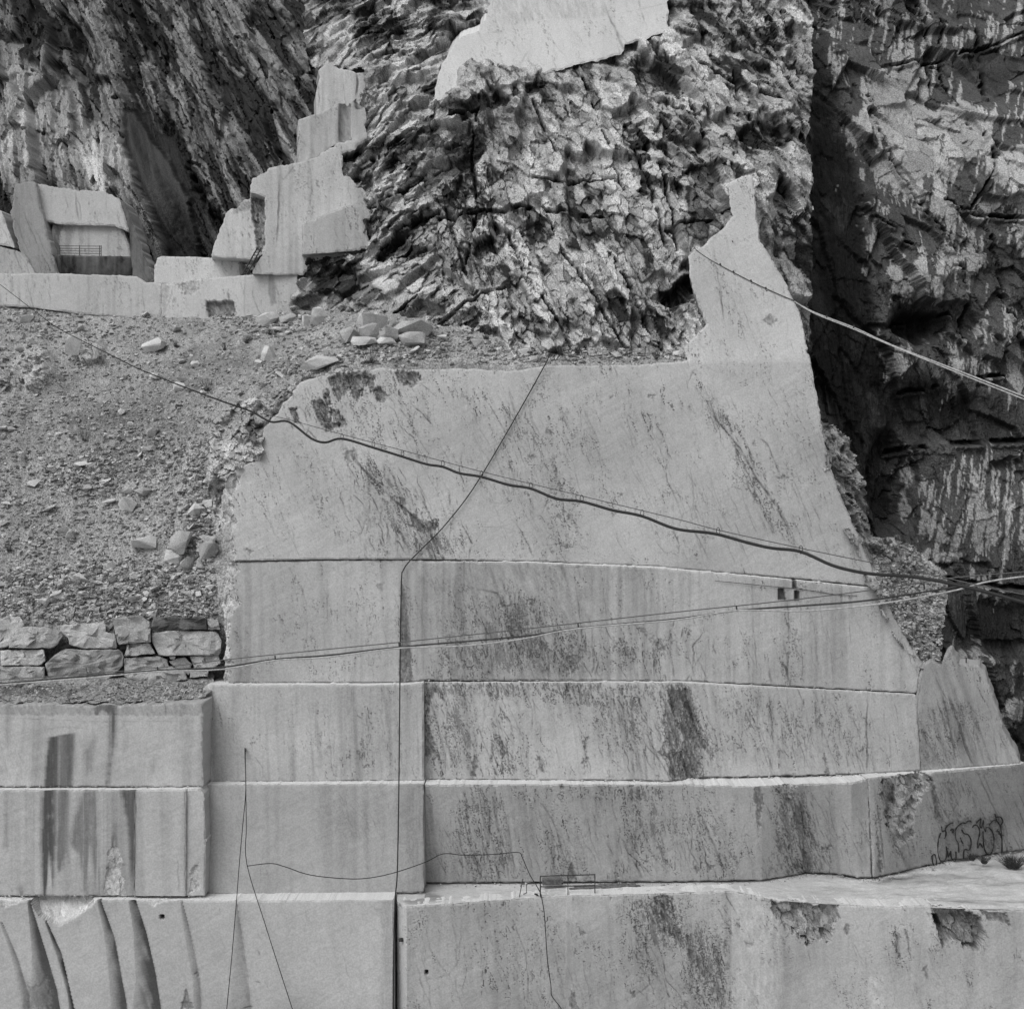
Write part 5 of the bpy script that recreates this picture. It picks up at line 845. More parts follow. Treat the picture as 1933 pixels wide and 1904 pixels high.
# stepped pillar
for nm, (x0, y0, x1, y1), out, Yp, base, sd in (
    ('upper', (594, 95, 712, 222), [(597, 218, 1), (596, 175, 2), (601, 133, 2), (613, 118, 3), (640, 130, 3), (672, 138, 1), (703, 136, 1), (701, 183, 2), (672, 186, 2), (660, 205, 1), (640, 222, 1)], planeY([(600, 130, 97.6), (700, 130, 98.0), (600, 220, 97.2)]), 0.54, 1003),
    ('column', (560, 190, 700, 310), [(563, 308, 0.6), (563, 226, 0.8), (598, 214, 0.8), (640, 195, 0.6), (662, 195, 1), (670, 188, 1), (690, 206, 3), (692, 262, 3), (662, 268, 1), (630, 275, 2), (600, 300, 2)], planeY([(563, 220, 95.6), (690, 200, 96.4), (563, 307, 95.2)]), 0.50, 1005),
    ('main', (468, 270, 705, 520), [(475, 516, 1), (500, 470, 2), (500, 400, 1), (500, 372, 2), (470, 362, 3), (476, 335, 4), (518, 314, 2), (563, 307, 1), (600, 296, 2), (640, 268, 2), (692, 262, 2), (660, 288, 3), (644, 292, 3), (646, 322, 4), (674, 349, 4), (696, 364, 4), (694, 384, 3), (700, 420, 2), (690, 470, 1), (575, 514, 1), (574, 519, 0.5), (520, 519, 0.5)], planeY([(475, 330, 94.3), (690, 330, 94.9), (475, 517, 93.4)]), 0.53, 1007),
    ('lower', (566, 384, 708, 486), [(571, 421, 0.6), (655, 388, 0.8), (664, 384, 2), (684, 411, 3), (702, 467, 2), (660, 474, 1), (571, 480, 0.6)], planeY([(571, 421, 92.9), (700, 420, 93.4), (571, 480, 92.6)]), 0.52, 1009),
    ('slant', (394, 365, 504, 490), [(397, 484, 1), (410, 445, 2), (428, 400, 3), (473, 372, 3), (486, 366, 2), (502, 380, 2), (502, 470, 2), (480, 490, 1)], planeY([(400, 484, 94.6), (500, 400, 94.9), (500, 480, 94.0)]), 0.50, 1011)):
    c = plain(x0, y0, x1, y1, base, sd, 0.02, 0.16, 14, 0.15); c.vstreak(0.12, 20, 300, thr=-0.1); c.tone += 0.02
    if nm == 'upper':
        for p_, w_ in (([(674, 140), (676, 160), (672, 184)], 3.5), ([(690, 137), (692, 160), (691, 184)], 3.5), ([(700, 137), (701, 184)], 3)): c.splat(p_, w_, 0.9, 0.1)
    if nm == 'column':
        c.patch([(640, 196), (662, 196), (662, 268), (640, 268)], 0.36, 0.9, 0.8, 0.5, 0.0); c.splat([(640, 196), (640, 268)], 1.4, 0.7); c.patch([(670, 188), (686, 190), (684, 208), (670, 206)], 0.15, 0.8, 2, 0.4, 0.05)
    if nm == 'main':
        c.splat([(528, 330), (525, 400), (524, 466)], 2.2, 0.8, 0.05); c.splat([(586, 296), (588, 360), (580, 410)], 1.6, 0.6, 0.03, 0.5); c.splat([(560, 310), (536, 340), (530, 330)], 1.5, 0.5); c.vstreak(0.12, 5, 220, x0=560, x1=680, y0=300, y1=420, thr=0.1)
        c.splat([(571, 424), (655, 390)], 1.0, 0.3)
    if nm == 'lower': c.vstreak(0.16, 5, 200, x0=640, thr=0.0)
    if nm == 'slant':
        c.patch([(476, 372), (494, 368), (501, 385), (501, 462), (486, 478), (480, 430), (474, 400)], 0.13, 0.95, 4, 0.3, 0.1, sx=7, sy=12, facets=0.2); c.vstreak(0.2, 4, 120, x0=420, x1=476, thr=-0.1); c.patch([(440, 392), (470, 376), (474, 392), (446, 400)], 0.2, 0.8, 5, 0.05, 0.05)
    out = [(x, y, r * 1.9 if r >= 2 else r) for x, y, r in out]
    face(c, out, Yp, up, 3.0, (-0.2, 1, 0.05), sd, 0.04)
# terrace front wall, left and right runs
c = plain(-60, 505, 308, 600, 0.50, 1013, 0.02, 0.10, 20, 0.1)
for p_, w_, d_ in (([(270, 536), (269, 560), (274, 588)], 1.6, 0.7), ([(90, 520), (94, 534)], 3, 0.6), ([(108, 518), (112, 532)], 3, 0.6), ([(130, 520), (134, 540)], 3, 0.5), ([(65, 532), (67, 545)], 2, 0.6), ([(22, 520), (22, 560)], 5, 0.4)): c.splat(p_, w_, d_, 0.03, 0.4)
face(c, [(-60, 517, 1), (-60, 575, 1), (60, 580, 1), (150, 592, 1), (240, 600, 1), (304, 604, 1), (305, 536, 1), (290, 532, 1), (273, 533, 1), (257, 521, 1), (180, 518, 1), (97, 516, 1)], planeY([(0, 516, 97.6), (300, 535, 96.4), (0, 560, 97.4)]), up, 7.0, seed=31)
c = plain(300, 505, 566, 602, 0.51, 1015, 0.02, 0.08, 20, 0.1)
c.disp += 0.5 * sstep(461, 464, c.PX) * (c.PX - 461) * 0.02
c.patch([(390, 570), (440, 568), (446, 594), (394, 600)], 0.15, 0.95, 2, 0.5, 0.05); c.patch([(320, 534), (370, 524), (376, 552), (350, 560), (340, 545)], 0.26, 0.7, 7, 0.05, 0.05, facets=0.1, thr=-0.1); c.patch([(304, 536), (320, 540), (312, 600), (304, 600)], 0.27, 0.6, 4, 0.05, 0.05, sx=5, sy=20)
c.patch([(505, 515), (516, 515), (518, 570), (510, 578), (504, 550)], 0.24, 0.7, 2.5, 0.0, 0.0, sx=5, sy=30, lean=0, soft=1); c.splat([(428, 550), (434, 566)], 2.5, 0.7); c.splat([(461, 520), (461, 600)], 1.2, 0.45)
face(c, [(305, 537, 1), (305, 604, 1), (462, 604, 1), (548, 600, 1), (560, 546, 2), (556, 512, 1.5), (463, 519, 1), (400, 524, 1.5), (340, 532, 1.5)], planeY([(305, 536, 96.2), (560, 512, 92.8), (305, 594, 96.0)]), up, 6.0, seed=32)
# marble walls of the recess at far left
c = plain(60, 340, 250, 432, 0.49, 1017, 0.03, 0.04, 10, 0.15)
c.splat([(142, 358), (143, 385), (148, 420)], 2, 0.6); 
face(c, [(66, 345, 1.5), (78, 416, 1), (106, 422, 0.6), (216, 426, 1), (245, 437, 1), (224, 374, 3), (195, 362, 5), (140, 358, 2), (92, 351, 2)], planeY([(66, 345, 102.6), (244, 360, 102.6), (66, 420, 101.6)]), up, 5.0, seed=33)
c = plain(88, 415, 252, 490, 0.46, 1019, 0.03, 0.16, 10, 0.15)
c.patch([(104, 420), (120, 420), (112, 450), (112, 484), (102, 484)], 0.14, 0.9, 3, 0.05, 0.03, sx=5, sy=30); c.patch([(122, 422), (136, 422), (134, 484), (124, 484)], 0.24, 0.6, 4, 0, 0, sx=5, sy=40); c.patch([(148, 422), (160, 422), (154, 484), (150, 484)], 0.3, 0.6, 3, 0, 0, sx=5, sy=40)
face(c, [(100, 421, 0.6), (92, 470, 2), (104, 486, 1), (248, 486, 1), (242, 460, 1), (228, 425, 2)], planeY([(100, 420, 102.2), (240, 420, 102.2), (100, 484, 101.6)]), up, 4.0, seed=34)
c = plain(84, 470, 256, 530, 0.105, 1021, 0, 0.0, 0)
c.vstreak(-0.10, 8, 60, thr=0.0); c.vstreak(0.08, 10, 60, thr=0.0)
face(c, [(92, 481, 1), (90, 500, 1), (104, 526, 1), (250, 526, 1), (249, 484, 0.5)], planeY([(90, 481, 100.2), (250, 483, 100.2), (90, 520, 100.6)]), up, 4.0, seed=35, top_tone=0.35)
for out, Yp, base, sd in (([(30, 345, 3), (66, 344, 1.5), (74, 380, 1), (84, 420, 2), (98, 470, 2), (108, 520, 1), (60, 520, 1), (36, 470, 3), (18, 400, 3)], planeY([(30, 345, 101.5), (66, 345, 101.8), (60, 516, 99.2)]), 0.33, 1023), ([(-40, 380, 2), (2, 398, 1), (28, 468, 1), (0, 462, 1), (-40, 455, 1)], planeY([(-40, 380, 101), (28, 468, 100), (-40, 460, 100)]), 0.56, 1025), ([(-40, 458, 1), (0, 465, 1), (28, 472, 1), (45, 480, 2), (70, 520, 1), (-40, 520, 1)], planeY([(-40, 460, 99.6), (45, 480, 99.4), (-40, 520, 98.8)]), 0.42, 1027), ([(224, 374, 2), (238, 385, 2), (262, 450, 2), (290, 525, 1), (274, 536, 1), (250, 521, 1), (246, 483, 1), (244, 436, 1)], planeY([(224, 374, 102.0), (290, 525, 98.8), (246, 483, 100)]), 0.15, 1029)):
    xs = [p[0] for p in out]; ys = [p[1] for p in out]; c = plain(min(xs), min(ys), max(xs), max(ys), base, sd, 0, 0.08, 14, 0.38)
    c.cracks(14, (min(xs), min(ys), max(xs), max(ys)), 0.4, (30, 120), (1, 3), (0.3, 0.7), 0.1, 0.6, 0.08)
    face(c, out, Yp, up, 3.5, (-0.1, 1, 0.1), sd)

# =================================================================== OBJECTS
# ---------------------------------------------------------------- retaining wall of stacked blocks
def stone_poly(name, poly, Yf, depth, seed, tone, parent, dome=0.14, dark=0.0):
    P = np.asarray(poly, float); cen = P.mean(0); d = np.r_[0, np.cumsum(np.hypot(*np.diff(np.r_[P, P[:1]], axis=0).T))]
    n = 44; t = np.arange(n) / n * d[-1]; R = np.stack([np.interp(t, d, np.r_[P[:, 0], P[0, 0]]), np.interp(t, d, np.r_[P[:, 1], P[0, 1]])], 1)
    R = cen + (R - cen) * 1.02
    R += 1.4 * np.stack([fbm(R[:, 0] / 7, R[:, 1] / 7, 3, seed), fbm(R[:, 0] / 7, R[:, 1] / 7, 3, seed + 1)], 1)
    V = []; T = []; tilt = (hsh(np.array([seed]), np.array([1]), 5)[0] - 0.3) * 0.25
    for sc, off in ((0.97, depth), (1.0, 0.16), (0.985, 0.05), (0.95, 0.01), (0.85, 0.0), (0.70, 0.0), (0.52, 0.0), (0.34, 0.0), (0.16, 0.0)):
        r = cen + (R - cen) * sc; f, rid, ed = facet(r[:, 0] / 24, r[:, 1] / 18, seed + 9, 0.6); nz = fbm(r[:, 0] / 8, r[:, 1] / 8, 4, seed + 3, 0.6)
        y = Yf + off + (0 if sc == 0.97 else dome * 0.9 * f + 0.035 * nz + tilt * (cen[1] - r[:, 1]) / 20); V.append(at(r[:, 0], r[:, 1], y))
        T.append(tone * (1 + 0.25 * fbm(r[:, 0] / 14, r[:, 1] / 12, 4, seed + 5) + 0.15 * (rid - 0.5)) - dark * sstep(-0.1, 0.2, fbm(r[:, 0] / 12, r[:, 1] / 20, 4, seed + 7)))
    k = len(V); V = np.concatenate(V); T = np.concatenate(T)
    i = np.arange(k - 1)[:, None] * n; j = np.arange(n)[None]; j2 = (j + 1) % n
    Q = np.stack([i + j, i + j2, i + n + j2, i + n + j], -1).reshape(-1, 4); o0 = (k - 1) * n
    C3 = [[o0 + a, o0 + a + 1, o0 + n - 1] for a in range(n - 2)]; Bk = [[a + 1, a, n - 1] for a in range(n - 2)]
    o = link(name, mk_mesh(name, V, Q, np.array(C3 + Bk), tone=np.clip(T, 0.05, 0.7)), M_TSTONE); set_parent(o, parent); return o
rw = tag(empty('retaining_wall', tuple(atv(200, 1290, 71))), 'dry wall of big rough marble blocks stacked at the foot of the scree', 'stone wall')
ZW = (0.0, 1121.0, 0.224)
for i, (q_, tn, dk, dy) in enumerate((
    ([(-60, 220), (60, 195), (170, 190), (205, 260), (150, 300), (75, 440), (-60, 470)], 0.45, 0.0, 0.5), ([(80, 452), (82, 410), (150, 290), (200, 275), (400, 280), (510, 320), (525, 360), (480, 430), (430, 455)], 0.40, 0.06, 0.0),
    ([(510, 310), (535, 260), (880, 240), (895, 268), (890, 325), (970, 335), (985, 458), (720, 460), (590, 430), (580, 375)], 0.48, 0.0, 0.05), ([(945, 205), (1180, 178), (1262, 232), (1270, 402), (1000, 425), (985, 380)], 0.36, 0.04, -0.05),
    ([(1280, 250), (1300, 195), (1450, 190), (1600, 200), (1660, 185), (1740, 205), (1745, 298), (1500, 305), (1280, 318)], 0.13, 0.06, 0.1), ([(1745, 210), (1840, 212), (1852, 300), (1750, 298)], 0.38, 0.0, 0.2), ([(1280, 325), (1500, 308), (1740, 312), (1830, 318), (1862, 390), (1852, 512), (1400, 520), (1340, 508), (1282, 395)], 0.38, 0.08, 0.0),
    ([(5, 475), (370, 466), (382, 560), (330, 598), (10, 600)], 0.46, 0.0, 0.0), ([(385, 590), (480, 500), (560, 462), (720, 472), (1000, 468), (1040, 505), (1030, 600), (950, 690), (820, 768), (640, 762), (420, 720)], 0.36, 0.16, -0.1),
    ([(1075, 425), (1260, 412), (1308, 500), (1045, 530)], 0.40, 0.0, 0.05), ([(1050, 540), (1330, 522), (1410, 548), (1418, 605), (1560, 645), (1575, 720), (1200, 750), (1052, 700)], 0.38, 0.06, 0.0),
    ([(1425, 565), (1480, 545), (1560, 532), (1615, 590), (1590, 680), (1500, 640)], 0.38, 0.04, 0.1), ([(1602, 522), (1840, 516), (1862, 580), (1800, 622), (1640, 630)], 0.40, 0.0, 0.0), ([(-60, 608), (370, 612), (382, 768), (-60, 775)], 0.42, 0.08, -0.1), ([(1600, 640), (1760, 640), (1748, 690), (1600, 705)], 0.37, 0.0, 0.1),
    ([(1425, 525), (1455, 515), (1482, 530), (1470, 548), (1435, 548)], 0.40, 0.0, 0.0), ([(900, 270), (955, 262), (968, 330), (895, 325)], 0.22, 0.0, 0.6), ([(985, 430), (1070, 425), (1050, 500), (1035, 495)], 0.24, 0.0, 0.8))):  # second-last fills a dark gap between blocks, its shade painted as stone tone
    stone_poly('stone', Z3(q_, ZW), 70.7 + dy, 1.4, 2000 + i * 31, tn, rw, dark=dk)

# ---------------------------------------------------------------- boulders and loose stones
rng = random.Random(77)
MESHES = {}
def rock_mesh(key, n, sq, boxy, mat, seed):
    if key not in MESHES:
        V, T = hull_verts(random.Random(seed), n, sq, boxy); me = mk_mesh('stone_shape', V, None, T); me.materials.append(mat); MESHES[key] = me
    return MESHES[key]
def place(name, me, p, sx, sy, sz, rot_, label=None, cat=None, group=None):
    o = bpy.data.objects.new(name, me); C.objects.link(o); o.location = p; o.scale = (sx, sy, sz); o.rotation_euler = rot_
    return tag(o, label, cat, group)
# heap of boulders on the rubble above the big wall
for i, (x0, x1, y0, y1, Y, mt, lab) in enumerate((
    (676, 733, 596, 619, 82.6, 0, 'pale angular boulder lying on top of the boulder heap'), (643, 679, 620, 646, 80.6, 1, 'grey boulder at the left end of the boulder heap'), (679, 715, 614, 643, 80.6, 1, 'cracked grey boulder under the topmost boulder of the heap'),
    (714, 751, 616, 648, 80.4, 1, 'upright grey boulder in the middle of the boulder heap'), (745, 815, 608, 634, 81.4, 1, 'longest dark boulder at the right end of the boulder heap'), (751, 803, 629, 651, 80.0, 1, 'low block under the longest boulder of the heap'),
    (663, 710, 638, 655, 79.3, 0, 'pale flat boulder at the front foot of the boulder heap'), (712, 749, 638, 651, 79.4, 0, 'small pale boulder between the front blocks of the heap'))):
    Y = min(Y, float(surf_d((x0 + x1) / 2, y1)[1]) - 0.3); m = Y / F; w = (x1 - x0) * m / 2; h = (y1 - y0) * m / 2
    place('boulder', rock_mesh('bo%d' % i, 17, (1, 1, 1), 0.7, (M_STONE, M_STONE2)[mt], 300 + i), atv((x0 + x1) / 2, (y0 + y1) / 2, Y), w * 1.2, w * 0.9, h * 1.45, (0.05, rng.uniform(-.1, .1), 0.1), lab, 'boulder')
# single stones one can tell apart
for i, (x, y, w, h, bx, mt, ry, lab) in enumerate((
    (296, 654, 21, 11, 0.95, 0, -0.35, 'bright square-cut slab lying on the upper scree below the terrace'), (340, 731, 11, 8, 0.9, 0, 0.2, 'small white block on the scree under the sagging hose'), (371, 688, 9, 6, 0.5, 0, 0, 'pale rounded stone on the upper scree beside the hose'),
    (386, 742, 7, 5, 0.6, 0, 0.2, 'small pale stone just above the hose near the chipped corner'), (232, 778, 7, 6, 0.9, 0, 0, 'small bright square stone alone on the bare grey scree'), (240, 953, 16, 14, 0.8, 0, 0.5, 'pale squarish boulder in the middle of the scree'),
    (372, 962, 17, 12, 0.7, 0, 0.3, 'pale boulder on the scree against the left edge of the big wall'), (274, 1026, 24, 11, 0.9, 0, -0.05, 'bright flat slab on the lower scree'), (352, 1022, 28, 21, 0.6, 1, 0.3, 'largest grey boulder of the lower scree, by the wall edge'),
    (394, 1038, 20, 15, 0.75, 1, -0.3, 'grey block leaning right of the largest scree boulder'), (398, 1018, 11, 8, 0.7, 0, 0.1, 'small pale block above the leaning grey block'), (378, 1062, 13, 9, 0.6, 0, 0.0, 'pale stone below the leaning grey block at the wall edge'),
    (330, 1052, 18, 11, 0.8, 0, 0.25, 'flat pale stone below the largest scree boulder'), (356, 1064, 12, 12, 0.8, 1, 0.1, 'squat grey stone between two pale stones at the wall edge'), (135, 1012, 9, 12, 0.6, 1, 0.4, 'upright dark-footed stone at the left of the scree'),
    (272, 928, 16, 9, 0.6, 1, 0.1, 'dark stone with shadowed underside above the squarish boulder'), (158, 876, 14, 4, 0.7, 0, 0, 'thin flat stone in the cluster on the middle scree'), (98, 960, 14, 3, 0.8, 0, -0.35, 'long thin slab lying slanted on the left scree'), (208, 946, 14, 3, 0.8, 0, -0.2, 'thin slab beside the pale squarish boulder'),
    (150, 655, 14, 22, 0.7, 0, 0.3, 'tall pale boulder sticking out of the upper scree'), (192, 666, 8, 14, 0.7, 0, -0.1, 'narrow pale stone right of the tall upper boulder'), (105, 572, 17, 5, 0.7, 0, -0.15, 'long white slab at the foot of the terrace wall'),
    (508, 603, 22, 12, 0.75, 0, -0.1, 'large flat pale block in the rubble under the stepped pillar'), (545, 600, 16, 8, 0.8, 1, -0.12, 'grey block right of the large flat rubble block'), (582, 606, 10, 11, 0.8, 0, 0, 'pale cube-like block in the rubble under the pillar'), (604, 598, 16, 18, 0.8, 0, 0.2, 'tallest pale block of the rubble under the dark cavity'),
    (605, 688, 40, 12, 0.6, 0, -0.06, 'long pale ledge stone just above the big wall at left'), (510, 668, 14, 14, 0.6, 0, 0.2, 'pale boulder half sunk in the rubble above the wall corner'))):
    p = surf_d(x, y + h * 0.7); m = p[1] / F
    place('rock', rock_mesh('ro%d' % i, 13 if bx < 0.75 else 18, (1, 1, 1), bx, (M_STONE, M_STONE2)[mt], 400 + i), (p[0], p[1] - w * m * 0.35, p[2] + h * m * 0.6), w * m * 1.15, w * m * 0.9, h * m * 1.2, (0.25, ry, rng.uniform(-.25, .25)), lab, 'rock')
# countable small stones
def density(x, y):
    return 0.25 + blobs(x, y, [(200, 1120, 260, 60, 0, 1.2), (390, 960, 50, 130, 0, 1.2), (150, 900, 90, 40, 10, 0.8), (260, 860, 100, 50, 0, 0.5), (520, 610, 120, 30, 0, 1.3), (760, 660, 120, 26, 0, 1.0), (1080, 660, 200, 24, 0, 0.9), (80, 610, 120, 40, 10, 0.5), (640, 660, 120, 30, 0, 0.5), (560, 700, 90, 16, 0, 0.9)], 33, 14)
nr = np.random.RandomState(5)
def sample(n, rect, poly, dens_f):
    out = np.zeros((0, 2))
    while len(out) < n:
        X = nr.uniform(rect[0], rect[2], n * 3); Yp = nr.uniform(rect[1], rect[3], n * 3); k = inside(X, Yp, np.asarray(poly, float)) & (nr.uniform(0, 1.5, n * 3) < dens_f(X, Yp)); out = np.concatenate([out, np.stack([X[k], Yp[k]], 1)])
    return out[:n]
DP = [(-40, 575), (240, 596), (540, 592), (640, 590), (800, 604), (1000, 655), (1300, 668), (1300, 686), (1000, 690), (700, 692), (570, 716), (440, 752), (402, 800), (396, 900), (408, 1050), (412, 1170), (300, 1165), (280, 1180), (220, 1175), (120, 1178), (-40, 1160)]
pts = sample(270, (-40, 575, 1300, 1190), DP, density)
for i, (x, y) in enumerate(pts):
    p = surf_d(x, y); r = 0.14 + 0.32 * nr.rand() ** 2.2; k = i % 8
    me = rock_mesh('sm%d' % k, 9, (1, 0.9, 0.62), 0.75, (M_STONE, M_STONE, M_STONE2)[k % 3], 500 + k)
    place('rock', me, (p[0], p[1] - r * 0.25, p[2] + r * 0.3), r * nr.uniform(.8, 1.5), r, r * nr.uniform(.7, 1.2), (nr.uniform(-.5, .5), nr.uniform(-.5, .5), nr.uniform(0, 6.3)), 'small angular stone, one of hundreds strewn loose over the scree', 'rock', 'small loose stones on the scree')
# gravel nobody could count
TPL = []
for k in range(9):
    V, T = hull_verts(random.Random(900 + k), 7, (1, 0.9, 0.6), 0.5); TPL.append((V, T))
def gravel(name, label, pos, sizes, seed, tlo=0.26, thi=0.5):
    r_ = np.random.RandomState(seed); gs = []; tn = []
    which = r_.randint(0, len(TPL), len(pos)); Vs = []; Ts = []; o = 0
    for k, (V, T) in enumerate(TPL):
        sel = np.where(which == k)[0]; n = len(sel)
        if not n: continue
        a = r_.uniform(0, 6.28, n); b = r_.uniform(-.6, .6, n); ca_, sa_, cb_, sb_ = np.cos(a), np.sin(a), np.cos(b), np.sin(b)
        W = V[None] * (sizes[sel][:, None, None] * r_.uniform(.7, 1.35, (n, 1, 3)))
        x = W[..., 0] * ca_[:, None] - W[..., 1] * sa_[:, None]; y = W[..., 0] * sa_[:, None] + W[..., 1] * ca_[:, None]; z = W[..., 2]
        y, z = y * cb_[:, None] - z * sb_[:, None], y * sb_[:, None] + z * cb_[:, None]
        W = np.stack([x, y, z], -1) + pos[sel][:, None]; Vs.append(W.reshape(-1, 3)); Ts.append((T[None] + (np.arange(n) * len(V))[:, None, None] + o).reshape(-1, 3)); o += n * len(V)
        tn.append(np.repeat(r_.uniform(tlo, thi, n), len(V)))
    return tag(link(name, mk_mesh(name, np.concatenate(Vs), None, np.concatenate(Ts), tone=np.concatenate(tn)), M_SCREE), label, kind='stuff')
gp = sample(21000, (-40, 560, 1300, 1190), DP, lambda x, y: 0.35 + density(x, y)); pos = surf_d(gp[:, 0], gp[:, 1]); sz = (0.045 + 0.20 * nr.rand(len(gp)) ** 3) * (0.75 + 0.35 * np.clip(density(gp[:, 0], gp[:, 1]), 0, 1.4)); pos[:, 1] -= sz * 0.3
gravel('gravel', 'loose grey gravel covering the scree slope', pos, sz, 41, 0.16, 0.52)
gp = sample(2600, (-40, 1280, 400, 1328), [(-40, 1292), (395, 1288), (384, 1316), (330, 1322), (200, 1325), (-40, 1324)], lambda x, y: 0.35 + 1.0 * (x > 200) + 0 * y); pos = surf_g(gp[:, 0], gp[:, 1]); sz = 0.03 + 0.16 * nr.rand(len(gp)) ** 4
gravel('gravel', 'gravel and chips on the narrow shelf under the block wall', pos, sz, 43, 0.2, 0.42)
gp = sample(3500, (1560, 1000, 1790, 1260), [(1650, 1020), (1720, 1035), (1775, 1085), (1780, 1180), (1765, 1255), (1740, 1240), (1690, 1170), (1650, 1100)], lambda x, y: 1 + 0 * x); pos = surf_f(gp[:, 0], gp[:, 1]); sz = 0.05 + 0.2 * nr.rand(len(gp)) ** 4; pos[:, 1] -= sz * 0.3
gravel('gravel', 'pale debris fan beside the right edge of the big wall', pos, sz, 45, 0.2, 0.5)

# the standing block on the terrace
c = plain(286, 478, 462, 540, 0.56, 1031, 0.015, 0.05, 8, 0.1)
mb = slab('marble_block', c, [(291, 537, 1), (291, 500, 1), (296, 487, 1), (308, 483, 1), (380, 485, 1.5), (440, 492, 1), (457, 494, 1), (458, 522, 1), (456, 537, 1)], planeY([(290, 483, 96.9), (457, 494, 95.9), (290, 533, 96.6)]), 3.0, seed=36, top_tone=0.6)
tag(mb, 'rounded pale marble block standing on the upper terrace', 'block')
mb2 = slab('marble_block', plain(446, 488, 482, 522, 0.30, 1033, 0, 0.06, 6), [(447, 494, 1), (457, 494, 1), (458, 520, 0.5), (453, 520, 0.5)], planeY([(447, 494, 95.6), (457, 494, 95.6), (450, 520, 95.6)]), 1.0, seed=37)
tag(mb2, 'narrow dark wedge of stone standing left of the ladder', 'stone')

# ---------------------------------------------------------------- cables
def cable(name, label, pts, Yf, r, mat, parent=None, part=None, k=5):
    P = smooth_path(np.array([[x, y] for x, y in pts], float), k); Y = Yf(P[:, 0], P[:, 1]); W = at(P[:, 0], P[:, 1], Y)
    if callable(r): r = r(P[:, 0])
    if parent is None and part is None:
        return tag(tube(name, W, r, mat), label, 'cable')
    o = tube(part, W, r, mat); set_parent(o, parent); return o
inv = lambda x0, Y0, x1, Y1: (lambda x, y: 1 / (1 / Y0 + (x - x0) * (1 / Y1 - 1 / Y0) / (x1 - x0)))
Yh = inv(0, 91.5, 511, 71.2)
hose_pts = [(-40, 508), (0, 537), (69, 590), (107, 618), (155, 643), (205, 668), (257, 694), (321, 720), (362, 736), (421, 758), (473, 776), (511, 796), (545, 796), (587, 827), (614, 835), (646, 828), (705, 845), (760, 862), (805, 876), (836, 881), (867, 893), (909, 900), (960, 915), (1002, 922), (1050, 941), (1098, 946.5), (1157, 963), (1212, 974), (1276, 998), (1348, 1007), (1411, 1024), (1455, 1034), (1511, 1041), (1569, 1066), (1614, 1078), (1656, 1084), (1708, 1087), (1759, 1094), (1811, 1105), (1870, 1119), (1980, 1150)]
hz = tag(empty('hose_line', tuple(atv(966, 914, float(Yh(966, 0))))), 'thick black hose sagging in festoons from a thin wire across the big wall', 'hose')
cable('', '', hose_pts, Yh, lambda x: np.interp(x, [0, 250, 560], [0.02, 0.032, 0.06]), M_HOSE, hz, 'hose')
wire_pts = [(500, 782), (545, 792), (646, 820), (760, 850), (909, 890), (1098, 936), (1276, 979), (1355, 1000), (1514, 1035), (1666, 1066), (1770, 1087), (1849, 1105), (1933, 1122), (1980, 1132)]
cable('', '', wire_pts, Yh, 0.018, M_WIRE, hz, 'support_wire')
for x, y in ((646, 824), (705, 838), (760, 856), (836, 875), (909, 895), (1002, 917), (1098, 941), (1212, 969), (1355, 1003), (1511, 1037)):
    Y = float(Yh(x, 0)); a = np.linspace(0, 2 * math.pi, 9); o = tube('hanger', np.stack([(x - CX) / F * Y + 0.07 * np.cos(a), np.full(9, Y - 0.07), (CY - y) / F * Y + 0.16 * np.sin(a)], 1), 0.014, M_STEEL); set_parent(o, hz)
Yc = inv(0, 61, 1933, 46)
pw = tag(empty('cable_bundle', tuple(atv(900, 1210, float(Yc(900, 0))))), 'bundle of three taut cables rising to the right across the second bench', 'cable')
cable('', '', [(-40, 1287), (0, 1283), (140, 1273), (290, 1261), (433, 1244), (619, 1225), (753, 1212), (998, 1186), (1276, 1155), (1469, 1135), (1656, 1112), (1794, 1091), (1933, 1079), (1980, 1075)], Yc, 0.02, M_WIRE, pw, 'thin_wire')
cable('', '', [(-40, 1293), (0, 1290), (169, 1275), (297, 1265), (418, 1259), (519, 1244), (619, 1236.5), (753, 1221), (984, 1201), (1091, 1185), (1276, 1168), (1390, 1152), (1517, 1143), (1638, 1133), (1776, 1112), (1870, 1097), (1980, 1080)], Yc, 0.034, M_STEEL, pw, 'main_cable')
cable('', '', [(-40, 1296), (0, 1292), (169, 1279), (297, 1267), (418, 1263), (519, 1246), (619, 1240), (753, 1223), (870, 1219), (984, 1206), (1091, 1186), (1276, 1170), (1390, 1152), (1517, 1153), (1656, 1140), (1794, 1116), (1863, 1098), (1933, 1088), (1980, 1085)], lambda x, y: Yc(x, y) - 0.08, 0.03, M_ROPE, pw, 'pale_rope')
for x, y in ((297, 1264), (519, 1243), (753, 1219), (1091, 1182), (1390, 1149), (1744, 1108)):
    Y = float(Yc(x, 0)) - 0.05; o = bar('tie', atv(x, y - 6, Y), atv(x + 1, y + 4, Y), 0.05, 0.05, M_STEEL); set_parent(o, pw)
Ys = inv(1314, 75.0, 1933, 46)
sp = tag(empty('cable_pair', tuple(atv(1600, 614, float(Ys(1600, 0))))), 'pale twin cable running down from the pinnacle in front of the dark cliff', 'cable')
cable('', '', [(1314, 473), (1359, 502), (1417, 533), (1469, 557), (1500, 570), (1538, 590), (1611, 618), (1656, 639), (1700, 658), (1794, 694), (1933, 748), (1985, 768)], Ys, 0.032, M_ROPE, sp, 'strand')
cable('', '', [(1500, 569), (1538, 592), (1611, 621), (1656, 641), (1700, 659.5), (1794, 698), (1933, 753.5), (1985, 774)], lambda x, y: Ys(x, y) - 0.1, 0.026, M_ROPE, sp, 'strand')
